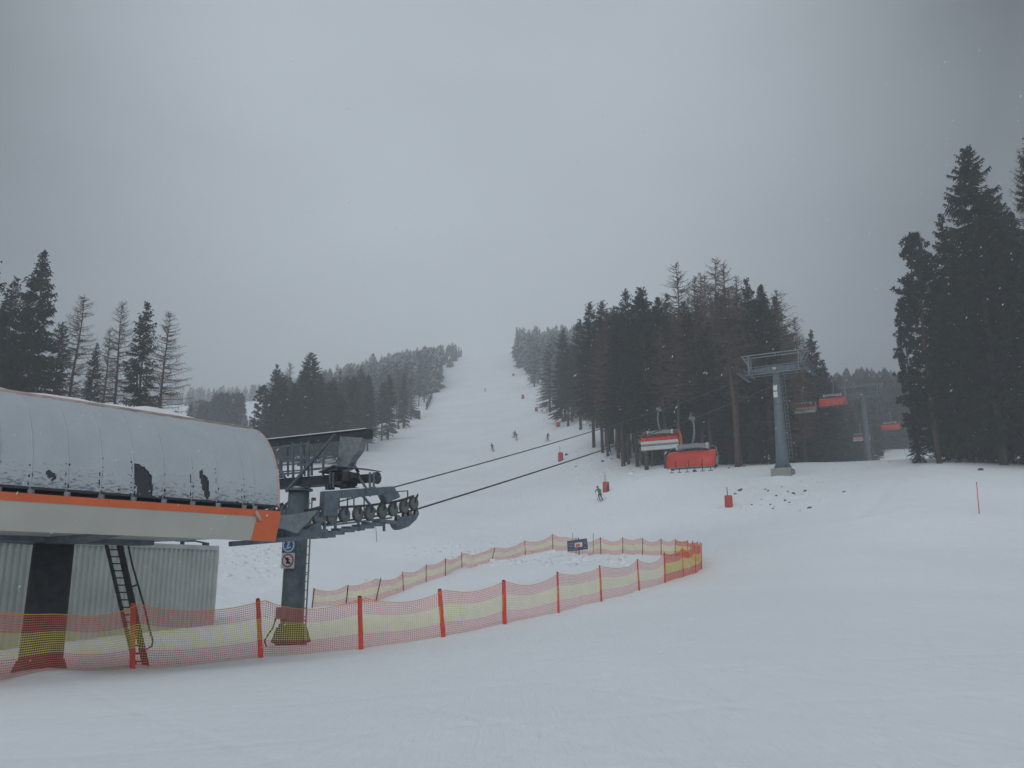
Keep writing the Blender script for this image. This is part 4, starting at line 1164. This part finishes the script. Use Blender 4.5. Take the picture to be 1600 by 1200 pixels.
def pine_mesh(seed, h=20, Rm=2.6, z0=.2):
    rnd = random.Random(seed)
    tr = MB(); n = 7
    pts = [Vector((.15 * math.sin(seed + k), .15 * math.cos(seed + 2 * k), k / (n - 1) * h * .96 - (.6 if k == 0 else 0))) for k in range(n)]
    tr.tube(pts, [.28 * (1 - k / (n - 1) * .85) * (h / 20) for k in range(n)], 8)
    cr = MB(); z = z0 * h
    while z < h:
        f = (z - z0 * h) / (h - z0 * h)
        Lb = Rm * (.55 + .45 * math.sin(math.pi * min(1, .15 + f * .85))) * (1 if f < .8 else math.sqrt(max(.05, 1 - ((f - .8) / .2) ** 2)))
        for k in range(4):
            L = Lb * rnd.uniform(.45, 1.12); az = rnd.uniform(0, 2 * math.pi); d = Vector((math.cos(az), math.sin(az), 0))
            a = Vector((0, 0, z - L * .25)); c_ = Vector((0, 0, z)) + d * L
            tr.bar(a, c_, .05)
            ncl = rnd.randint(2, 4)
            for q in range(ncl):
                cc = a.lerp(c_, .45 + .55 * (q + 1) / ncl) + Vector((rnd.uniform(-.3, .3), rnd.uniform(-.3, .3), rnd.uniform(0, .35)))
                for i in range(26):
                    v = Vector((rnd.gauss(0, 1), rnd.gauss(0, 1), rnd.gauss(.35, .8))).normalized(); s_ = rnd.uniform(.22, .48)
                    wv = v.cross(Vector((rnd.uniform(-1, 1), rnd.uniform(-1, 1), .2))).normalized() * rnd.uniform(.05, .1)
                    cr.quad(cc + v * .08 - wv, cc + v * s_ - wv * .5, cc + v * s_ + wv * .5, cc + v * .08 + wv)
        z += rnd.uniform(.3, .5)
    return tr, cr
def corridor(p):
    d = p - Vector((-22.85, 0, 0)); d.z = 0
    return p.y > 60 and abs(d.dot(LX)) < 6.8
PROTO = {}
def proto(key, fn, trmat, crmat, nm):
    tr, cr = fn
    PROTO[key] = (tr.data(nm + '_trunk', trmat, True), cr.data(nm + '_crown', crmat), nm)
proto('s1', spruce_mesh(1, 20, 3.3, .06, .95, .62), 'bark', ['needle', 'frost_haze'], 'spruce_tree')
proto('s2', spruce_mesh(2, 20, 2.8, .10, .9, .60), 'bark', ['needle', 'frost_haze'], 'spruce_tree')
proto('s3', spruce_mesh(3, 20, 3.7, .05, 1.0, .72), 'bark', ['needle', 'frost_haze'], 'spruce_tree')
proto('s4', spruce_mesh(4, 20, 2.5, .34, 1.0, .5), 'bark', ['needle', 'frost_haze'], 'spruce_tree')     # bare lower stem
proto('s5', spruce_mesh(5, 20, 2.7, .28, .95, .55), 'barkr', ['needle', 'frost_haze'], 'spruce_tree')
proto('sb', spruce_mesh(6, 27, 5.0, .10, 1.15, .52, 1.05), 'bark', ['needle', 'frost_haze'], 'spruce_tree')  # big open-topped one
proto('f1', spruce_mesh(7, 18, 2.9, .10, .8, .55, .8, .5), 'bark', ['needle', 'frost_haze'], 'spruce_tree')
proto('f2', spruce_mesh(8, 18, 2.6, .12, .8, .5, .8, .6), 'bark', ['needle', 'frost_haze'], 'spruce_tree')
proto('l1', larch_mesh(11, 20, 3.2, .22), 'barkr', 'larch', 'larch_tree')
proto('l2', larch_mesh(12, 20, 3.9, .15), 'bark', 'larch', 'larch_tree')
proto('l3', larch_mesh(13, 20, 2.8, .45), 'barkr', 'larch', 'larch_tree')
proto('p1', pine_mesh(21, 20, 2.3, .18), 'bark', 'needle2', 'pine_tree')
proto('p2', pine_mesh(22, 20, 2.6, .10), 'bark', 'needle2', 'pine_tree')
PH = {'sb': 27, 'f1': 18, 'f2': 18}
NT = 0
trnd = random.Random(99)
def tree(key, u, y, label, vtop=None, h=None, group=None, wid=1.0, base=None, lean=0):
    global NT
    g_ = base if base is not None else at(u, y)
    if group and corridor(g_): return None
    if group and 95 < y < 150 and proj(g_)[0] < 1040 and key in ('s1', 's2', 's3', 'l2') and u > 700: key = 's4' if key < 's3' else 's5'
    if base is None and vtop is not None:
        uu = u
        for _ in range(4):
            tp_ = Vector((g_.x, g_.y, P(u, vtop, y).z)); uu += u - proj(tp_)[0]; g_ = at(uu, y)
    if h is None: h = P(u, vtop, y).z - g_.z
    s = h / PH.get(key, 20); tm, cm, nm = PROTO[key]
    r = thing(nm, label, {'spruce_tree': 'spruce', 'larch_tree': 'larch', 'pine_tree': 'pine'}[nm], g_ - Vector((0, 0, .15)), trnd.uniform(0, 6.28), group)
    wx = wid * trnd.uniform(.92, 1.08) * (s if s < 1 else s ** .8)
    r.scale = (wx, wx, s)
    if lean: r.rotation_euler = (0, R(lean), 0)
    a = bpy.data.objects.new('trunk', tm); C.objects.link(a); a.parent = r
    c_ = bpy.data.objects.new('crown', cm); C.objects.link(c_); c_.parent = r
    NT += 1
    return r

# left stand above the station
tree('s3', 70, 86, 'tallest dark spruce of the left stand, its tip highest above the station roof', 388)
tree('s1', 26, 88, 'dark spruce second from the left edge, shorter than the tall one beside it', 432)
tree('s1', -14, 80, 'dark spruce cut by the left picture edge, behind the station roof', 372)
tree('s5', -50, 86, 'dark spruce just outside the left edge behind the station', 385)
tree('s3', 48, 98, 'dark spruce filling the gap between the two leftmost spruces', 455)
tree('s1', 98, 98, 'shorter dark spruce tucked right of the tallest left spruce', 500)
tree('s3', 8, 102, 'background spruce deep in the left stand', 470)
tree('s1', -70, 100, 'outermost background spruce of the left stand', 420)
tree('l1', 130, 90, 'bare larch directly right of the tallest left spruce', 458, wid=1.15)
tree('s2', 152, 100, 'thin brownish spruce between the two left bare larches', 535, wid=.8)
tree('l1', 194, 94, 'bare larch immediately left of the solitary dark spruce', 468, wid=1.0)
tree('s2', 231, 92, 'solitary dark spruce standing between two bare larches', 470, wid=1.0)
tree('l2', 265, 88, 'rightmost bare larch of the left stand with drooping open branches', 486, wid=1.1)
tree('l2', 173, 108, 'faint bare larch behind the left stand', 512)
# middle left forest
tree('p2', 412, 150, 'rounded pine at the left end of the middle forest', 603, wid=1.1)
tree('s2', 433, 148, 'pointed spruce rising first at the left end of the middle forest', 568, wid=1.1)
tree('l1', 453, 156, 'pale thin larch just left of the broad spruce in the middle forest', 564)
tree('sb', 487, 152, 'broad-topped spruce standing above the middle forest behind the lift tower', 549, wid=1.0)
tree('s1', 420, 156, 'lower spruce at the left edge of the middle forest', 612)
tree('s2', 632, 232, 'narrow spruce at the right end of the middle forest edge', 582)
def curve(y, tab):
    return float(np.interp(y, [t[0] for t in tab], [t[1] for t in tab]))
LE = [(140, 520), (165, 560), (185, 585), (205, 612), (240, 640), (285, 655), (350, 683), (440, 700), (520, 722), (600, 740)]
RE = [(98, 985), (115, 960), (130, 935), (150, 905), (175, 885), (200, 868), (230, 853), (270, 842), (350, 824), (420, 810), (520, 806), (600, 806)]
rr = random.Random(1234)
cnt = 0
for (ya, yb_, n_) in ((150, 185, 22), (185, 225, 26), (225, 280, 28), (280, 350, 32)):
    for k in range(n_):
        y = rr.uniform(ya, yb_); ur = curve(y, LE) - 2
        ul = 425 if y < 260 else 500
        u = ul + (ur - ul) * ((k + rr.random()) / n_)
        frost_haze = y > 230
        key = rr.choice(['f1', 'f2', 'f1', 'l1']) if frost_haze else rr.choice(['s1', 's2', 's3', 's4', 's4', 's5', 's2', 'l2' if rr.random() < .4 else 's4'])
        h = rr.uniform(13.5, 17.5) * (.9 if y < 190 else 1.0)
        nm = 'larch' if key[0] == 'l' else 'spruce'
        if frost_haze: tree(key, u, y, 'frosted hazy %s high in the forest left of the piste' % nm, h=h, group='hazy trees left of the piste (%s)' % nm, wid=1.25)
        else: tree(key, u, y, 'dark %s in the middle forest between the lift tower and the piste' % nm, h=h, group='middle forest trees left of the piste (%s)' % nm, wid=1.2)
# right forest: named front row and skyline trees
tree('s5', 922, 132, 'first tall spruce at the left end of the right forest', 470, wid=1.0)
tree('s5', 941, 130, 'spruce with bare stem second in the right forest front, by the bank crest', 468)
tree('s4', 958, 126, 'slim spruce third in the right forest front', 478)
tree('s1', 880, 190, 'dark spruce standing ahead of the hazy trees beside the piste', 512, wid=1.0)
tree('s4', 905, 165, 'spruce between the hazy trees and the tall front row', 498)
tree('s5', 976, 118, 'spruce whose pointed tip stands left of the broad forest crown', 452)
tree('s4', 1001, 112, 'tall dark spruce above the pale-backed lift chair', 447, wid=1.2)
tree('s3', 1027, 108, 'dense dark spruce rising behind the two nearest lift chairs', 462)
tree('l2', 1056, 112, 'bare larch with high rounded top above the red-bubble chair', 409)
tree('l1', 1086, 118, 'bare larch between the two highest larches of the right forest', 428)
tree('l2', 1116, 112, 'tallest bare larch of the right forest', 402)
tree('l3', 1133, 102, 'leaning reddish larch stem, bare for most of its height, left of the near pylon', 408, lean=-.5, wid=1.1)
tree('s2', 1166, 108, 'dark spruce mixed with larches behind the near pylon', 432)
tree('l2', 1150, 120, 'larch behind the leaning reddish stem', 430)
tree('s3', 1188, 104, 'spruce right of centre of the right forest, over the pylon crossarm', 442)
tree('l2', 1213, 104, 'broad open larch at the right shoulder of the right forest', 452, wid=1.15)
tree('l1', 1242, 122, 'thin larch at the right end of the forest above the pylon frame', 492)
tree('s1', 1266, 140, 'last pointed spruce at the right end of the right forest', 515, wid=1.0)
tree('s3', 1284, 152, 'low spruce ending the right forest beside the distant pylon', 560, wid=1.0)
tree('s1', 1299, 166, 'hazy low spruce closing the right forest edge', 585, wid=1.0)
for k, (u, y) in enumerate([(983, 112), (997, 108), (1012, 104), (1024, 108), (1040, 103), (1052, 112), (1064, 104), (1078, 110), (1098, 106), (1112, 104), (1127, 112), (1158, 104), (1172, 108), (1182, 103), (1200, 110), (1216, 106), (1234, 110), (1250, 112), (1262, 108), (950, 120), (967, 117)]):
    key = rr.choice(['s4', 's5', 's4', 'l3', 'l3'])
    tree(key, u, y, 'dark %s with bare lower stem in the front rows of the right forest' % ('larch' if key[0] == 'l' else 'spruce'), h=rr.uniform(16, 20.5), group='front row trees of the right forest (%s)' % ('larch' if key[0] == 'l' else 'spruce'), wid=1.1)
for (ya, yb_, n_, u1, hh) in ((104, 118, 24, 1285, (16, 20)), (118, 140, 28, 1300, (17, 21)), (140, 180, 24, 1305, (15, 20)), (180, 250, 26, 1000, (16, 20)), (250, 380, 30, 930, (15, 19))):
    for k in range(n_):
        y = rr.uniform(ya, yb_); ul = curve(y, RE) + 3; u = ul + (u1 - ul) * ((k + rr.random()) / n_)
        hazy = y > 205
        key = rr.choice(['f1', 'f2', 'f1', 'l1']) if hazy else rr.choice(['s1', 's2', 's3', 's4', 's5', 'l1', 'l2'])
        nm = 'larch' if key[0] == 'l' else 'spruce'
        h = rr.uniform(*hh)
        if u > 1200: h *= .8
        if hazy: tree(key, u, y, 'hazy frosted %s up the right edge of the piste' % nm, h=h, group='hazy trees right of the piste (%s)' % nm, wid=1.25)
        else: tree(key, u, y, 'dark %s in the depth of the right forest' % nm, h=h, group='deep trees of the right forest (%s)' % nm, wid=1.2)
SKY_ = [(870, 520), (905, 505), (925, 480), (960, 478), (1000, 455), (1030, 462), (1060, 432), (1100, 420), (1140, 415), (1200, 446), (1230, 482), (1265, 522), (1300, 577), (1340, 602), (1400, 612)]
for k in range(64):
    y = rr.uniform(114, 175); u = 935 + 440 * (k + rr.random()) / 64
    if u > 1250: y = rr.uniform(150, 200)
    vt = float(np.interp(u, [q[0] for q in SKY_], [q[1] for q in SKY_])) + rr.uniform(2, 46)
    key = rr.choice(['l1', 'l2', 'l2', 'l1', 's2', 's3']) if u > 1030 else rr.choice(['s5', 's2', 's1', 'l1'])
    nm = 'larch' if key[0] == 'l' else 'spruce'
    tree(key, u, y, 'dark %s in the depth of the right forest' % nm, vtop=vt, group='deep trees of the right forest (%s)' % nm, wid=1.15)
# tall stand at the right edge
tree('p1', 1428, 86, 'slender rounded pine at the left side of the tall right stand', 370, wid=.9)
tree('p1', 1408, 92, 'thin low-branched pine leftmost in the tall right stand', 470, wid=.62)
tree('s1', 1424, 90, 'low spruce at the left foot of the tall right stand', 590, wid=.8)
tree('s3', 1452, 98, 'short dense spruce filling the foot of the right stand behind the pines', 560)
tree('p2', 1446, 92, 'dark pine behind the slender rounded pine of the right stand', 400, wid=.8)
tree('sb', 1508, 82, 'tallest spruce with wide open top in the right stand', 228, wid=.98)
tree('s3', 1470, 88, 'dark spruce filling the stand left of the tallest right spruce', 330, wid=.9)
tree('sb', 1548, 88, 'dark spruce close behind and right of the tallest right spruce', 300, wid=.85)
tree('s3', 1488, 96, 'background spruce of the right stand under the tallest crown', 380)
tree('s3', 1530, 96, 'background spruce inside the right stand', 340)
tree('sb', 1612, 76, 'big spruce cut by the right picture edge', 205, wid=.72)
tree('s3', 1580, 84, 'spruce second from the right picture edge', 330, wid=.9)
tree('l2', 1592, 88, 'thin larch tip showing at the right picture edge', 232, wid=.6)
tree('s3', 1640, 84, 'spruce just outside the right edge', 260)
tree('s1', 1566, 100, 'shaded spruce deep in the right stand', 400)
tree('s5', 1456, 100, 'bare-stemmed spruce deep behind the pines of the right stand', 450)
tree('s1', 1500, 104, 'shaded background spruce behind the foot of the tallest right spruce', 440)
tree('s1', 1600, 100, 'shaded spruce behind the right edge trees', 380)
print('TREES', NT)

# far-off woods: one mass each
def far_wood(name, label, spots, seed, frost_haze=.9):  # share of crowns in the pale colour that paints rime and added fog
    rnd = random.Random(seed); b = MB()
    for (u, y, h) in spots:
        g_ = at(u, y); Rr = h * rnd.uniform(.17, .25); L = 8; pw = rnd.uniform(.35, .7); fr = rnd.random() < frost_haze
        b.tube([g_ - Vector((0, 0, .5)), g_ + Vector((0, 0, h * .9))], [.3, .05], 4)
        for k in range(L):
            f = k / L; z = g_.z + h * (.08 + .9 * f); r0 = Rr * (1 - f) ** pw * rnd.uniform(.8, 1.15) + .2
            for q in range(9):
                a = rnd.uniform(0, 6.28); d = Vector((math.cos(a), math.sin(a), 0)); s = Vector((-d.y, d.x, 0)); rr_ = r0 * rnd.uniform(.6, 1.15)
                c_ = Vector((g_.x, g_.y, z + rnd.uniform(-.5, .5)))
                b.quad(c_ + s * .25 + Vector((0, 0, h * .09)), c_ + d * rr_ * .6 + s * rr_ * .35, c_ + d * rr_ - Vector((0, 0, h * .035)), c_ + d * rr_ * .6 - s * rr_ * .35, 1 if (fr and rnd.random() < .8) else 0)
    o = b.build(name, ['needle', 'frost_haze'], None); tag(o, label, 'wood', None, 'stuff'); return o
rw = random.Random(77)
sp = []
for k in range(470):
    y = rw.uniform(345, 560); ur = curve(y, LE) - 1; ul = 500 if y < 430 else 430; sp.append((ul + (ur + rw.uniform(-14, 3) - ul) * math.sqrt(rw.random()), y, rw.uniform(13, 17) * (1 if y < 440 else max(.4, 1 - (y - 440) / 200)) * rw.uniform(.8, 1.1)))
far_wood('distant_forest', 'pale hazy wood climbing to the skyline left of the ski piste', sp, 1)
sp = []
for k in range(120):
    y = rw.uniform(380, 560); ul = curve(y, RE) + 1; sp.append((ul + 130 * rw.random() ** 1.5, y, rw.uniform(13, 18)))
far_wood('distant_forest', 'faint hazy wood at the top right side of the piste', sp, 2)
sp = []
for k in range(150): u = rw.uniform(295, 378); sp.append((u, rw.uniform(255, 290), rw.uniform(8, 11) * (1 if u > 330 else .7)))
for k in range(14): sp.append((rw.uniform(376, 410), rw.uniform(235, 250), rw.uniform(2.5, 4)))
far_wood('distant_forest', 'dim wood seen over the right end of the station roof', sp, 3, .3)
sp = []
for k in range(230):
    u = rw.uniform(60, 440); sp.append((u, rw.uniform(530 if 365 < u < 425 else 460, 570), rw.uniform(8, 12) if u > 290 else rw.uniform(5, 8)))
far_wood('distant_forest', 'faintest wooded ridge behind the left stand of trees', sp, 4)
sp = []
for k in range(420): sp.append((rw.uniform(1285, 1640), rw.uniform(205, 430), rw.uniform(14, 20)))
sp = [q for q in sp if not corridor(at(q[0], q[1]))]
for k in range(170): sp.append((rw.uniform(1285, 1470), rw.uniform(236, 330), rw.uniform(17, 23)))
far_wood('distant_forest', 'dark hazy mountainside wood behind the distant pylon', sp, 5, .0)

rc = random.Random(31); b = MB()
for (u0, u1, v0, v1, n_, sz) in ((700, 985, 862, 884, 150, .34), (640, 860, 846, 872, 70, .28), (335, 436, 852, 905, 120, .24), (900, 1010, 700, 752, 70, .3), (1150, 1300, 752, 800, 60, .24), (1290, 1420, 716, 735, 16, .3), (565, 640, 905, 935, 26, .26)):
    for k in range(n_):
        p = hit(rc.uniform(u0, u1), rc.uniform(v0, v1)); r = sz * rc.uniform(.35, 1.2) ** 1.5
        b.blob(p - Vector((0, 0, r * .28)), (r * rc.uniform(.8, 1.6), r * rc.uniform(.7, 1.2), r * rc.uniform(.45, .8)), 0, k, .7, 8, 5)
o = b.build('snow_lumps', 'snowcap', None, True); tag(o, 'loose churned lumps of snow scattered inside the fence and on the banks', 'snow lumps', None, 'stuff')

# ---------------------------------------------------------------- people
def person(u, v, h, label, pose, cols, facing=0, lean=0):
    g_ = hit(u, v); g_.z += .02
    t = thing('person', label, 'person', g_, facing)
    s = h / 1.75
    cr = pose
    J = {'pel': (0, .02, .86 - .18 * cr), 'ch': (.02, -.16 * cr, 1.22 - .24 * cr), 'nk': (.02, -.24 * cr, 1.45 - .28 * cr), 'hd': (.02, -.30 * cr, 1.60 - .30 * cr), 'ht': (.02, -.32 * cr, 1.73 - .30 * cr)}
    for sd, x in (('l', -1), ('r', 1)):
        J['hip' + sd] = (x * .10, .02, .84 - .18 * cr); J['kn' + sd] = (x * .13, -.10 - .18 * cr, .46 - .06 * cr); J['an' + sd] = (x * .13, .02, .09); J['to' + sd] = (x * .14, -.16, .05)
        J['sh' + sd] = (x * .19, -.20 * cr, 1.40 - .27 * cr); J['el' + sd] = (x * .30, -.12 - .22 * cr, 1.14 - .24 * cr); J['ha' + sd] = (x * .30, -.38 - .22 * cr, 1.06 - .22 * cr); J['hf' + sd] = (x * .30, -.46 - .22 * cr, 1.04 - .22 * cr)
    E_ = [('pel', 'ch'), ('ch', 'nk'), ('nk', 'hd'), ('hd', 'ht')]
    for sd in 'lr': E_ += [('pel', 'hip' + sd), ('hip' + sd, 'kn' + sd), ('kn' + sd, 'an' + sd), ('an' + sd, 'to' + sd), ('ch', 'sh' + sd), ('sh' + sd, 'el' + sd), ('el' + sd, 'ha' + sd), ('ha' + sd, 'hf' + sd)]
    rad = {'pel': .15, 'ch': .16, 'nk': .07, 'hd': .105, 'ht': .08, 'hip': .11, 'kn': .075, 'an': .06, 'to': .05, 'sh': .08, 'el': .055, 'ha': .045, 'hf': .04}
    ks = list(J); me = bpy.data.meshes.new('person_body'); ln = math.tan(R(lean))
    me.from_pydata([((J[k][0] + J[k][2] * ln) * s, J[k][1] * s, J[k][2] * s) for k in ks], [(ks.index(a), ks.index(b_)) for a, b_ in E_], [])
    ob = bpy.data.objects.new('body', me); C.objects.link(ob)
    md = ob.modifiers.new('skin', 'SKIN'); 
    for i, k in enumerate(ks):
        r = rad.get(k, rad.get(k[:-1], .06)) * s; me.skin_vertices[0].data[i].radius = (r, r)
    me.skin_vertices[0].data[0].use_root = True
    sb_ = ob.modifiers.new('sub', 'SUBSURF'); sb_.levels = 1; sb_.render_levels = 1
    dg = bpy.context.evaluated_depsgraph_get(); ev = ob.evaluated_get(dg); nm = bpy.data.meshes.new_from_object(ev)
    ob.modifiers.clear(); ob.data = nm; nm.materials.clear()
    for c_ in cols: nm.materials.append(M[c_])
    for p in nm.polygons:
        z = p.center.z / s; zn = J['nk'][2]
        p.material_index = 2 if z > zn + .04 else (1 if z < J['pel'][2] - .02 and abs(p.center.y) < .6 else 0); p.use_smooth = True
    ob.parent = t
    hx = (J['ht'][2] * ln) * s
    b = MB(); b.blob((hx + .02 * s, J['hd'][1] * s, (J['hd'][2] + .05) * s), (.125 * s, .135 * s, .11 * s), 0, 0, 0, 10, 6); b.build('helmet', cols[3], t, True)
    for x in (-1, 1):
        b = MB(); b.bar((x * .14 * s, .75 * s, .02), (x * .14 * s, -.85 * s, .02), .09, .02); b.bar((x * .14 * s, -.85 * s, .02), (x * .14 * s, -1.0 * s, .12), .08, .02); b.build('ski', 'ski', t)
        b = MB(); hn = J['ha' + ('l' if x < 0 else 'r')]; b.tube([((hn[0] + hn[2] * ln) * s, hn[1] * s, hn[2] * s), (x * .5 * s, .35 * s, .03)], .012, 5); b.build('ski_pole', 'black', t)
    return t
person(940, 783, 1.75, 'person in a green jacket crouching on skis beside the crash pad', .75, ['green', 'jdark', 'skin', 'jdark'], R(-25), -14)
person(770, 706, 1.75, 'person in dark clothing skiing upright, alone at mid-piste', .15, ['jdark', 'jdark', 'skin', 'jdark'], R(20), -9)
person(803, 684, 1.7, 'person in a red-brown jacket skiing, left one of the pair', .4, ['jbrown', 'jbrown', 'skin', 'jdark'], R(-30), 12)
person(807, 689, 1.7, 'person in a grey-blue jacket skiing, right one of the pair', .4, ['jgrey', 'jyel', 'skin', 'jdark'], R(10), -4)
person(855, 690, 1.75, 'person in a dark and red outfit standing at the right piste edge', .2, ['jbrown', 'jbrown', 'skin', 'jdark'], R(30), 6)
person(758, 613, 1.75, 'tiny faint person skiing high up the piste', .3, ['jgrey', 'jgrey', 'skin', 'jdark'], 0, 0)

# ---------------------------------------------------------------- falling snow
rf = random.Random(4); b = MB()
for k in range(5200):
    y = 6 + 44 * rf.random() ** 1.3; x = rf.uniform(-.85, .85) * (y + 4); z = rf.uniform(-.5, .85) * y * .8 + 1.6
    if z < H(x, y) + .2: continue
    s = rf.uniform(.0035, .0095) * (1 + y / 25); c_ = Vector((x, y, z)); d = Vector((rf.uniform(.2, .9), rf.uniform(-.3, .3), rf.uniform(.3, 1))).normalized() * s * rf.uniform(1, 2.0)
    a = Vector((s * .5, 0, 0)); q = Vector((0, s * .6, 0)); n = len(b.v)
    b.v += [c_ + d, c_ - d, c_ + a, c_ - a, c_ + q, c_ - q]
    for f in ((0, 2, 4), (0, 4, 3), (0, 3, 5), (0, 5, 2), (1, 4, 2), (1, 3, 4), (1, 5, 3), (1, 2, 5)): b.f.append(tuple(n + i for i in f)); b.m.append(0)
o = b.build('falling_snow', 'snowcap', None); tag(o, 'scattered snowflakes drifting through the air', 'falling snow', None, 'stuff')

# ---------------------------------------------------------------- haze
zmax = float(Z.max()) + 30; zmin = float(Z.min()) - 1; xm = SMAX * W(750) + 10
b = MB(); b.box((0, 345, (zmax + zmin) / 2), (2 * xm, 830, zmax - zmin))
M['haze'] = bpy.data.materials.new('haze'); M['haze'].use_nodes = True
t = M['haze'].node_tree; t.nodes.clear(); oo = t.nodes.new('ShaderNodeOutputMaterial'); pv = t.nodes.new('ShaderNodeVolumePrincipled')
pv.inputs['Color'].default_value = (.93, .96, 1, 1); pv.inputs['Density'].default_value = .0012; pv.inputs['Anisotropy'].default_value = 0.0
t.links.new(pv.outputs[0], oo.inputs['Volume'])
o = b.build('haze', 'haze', None); tag(o, None, None, None, 'stuff')
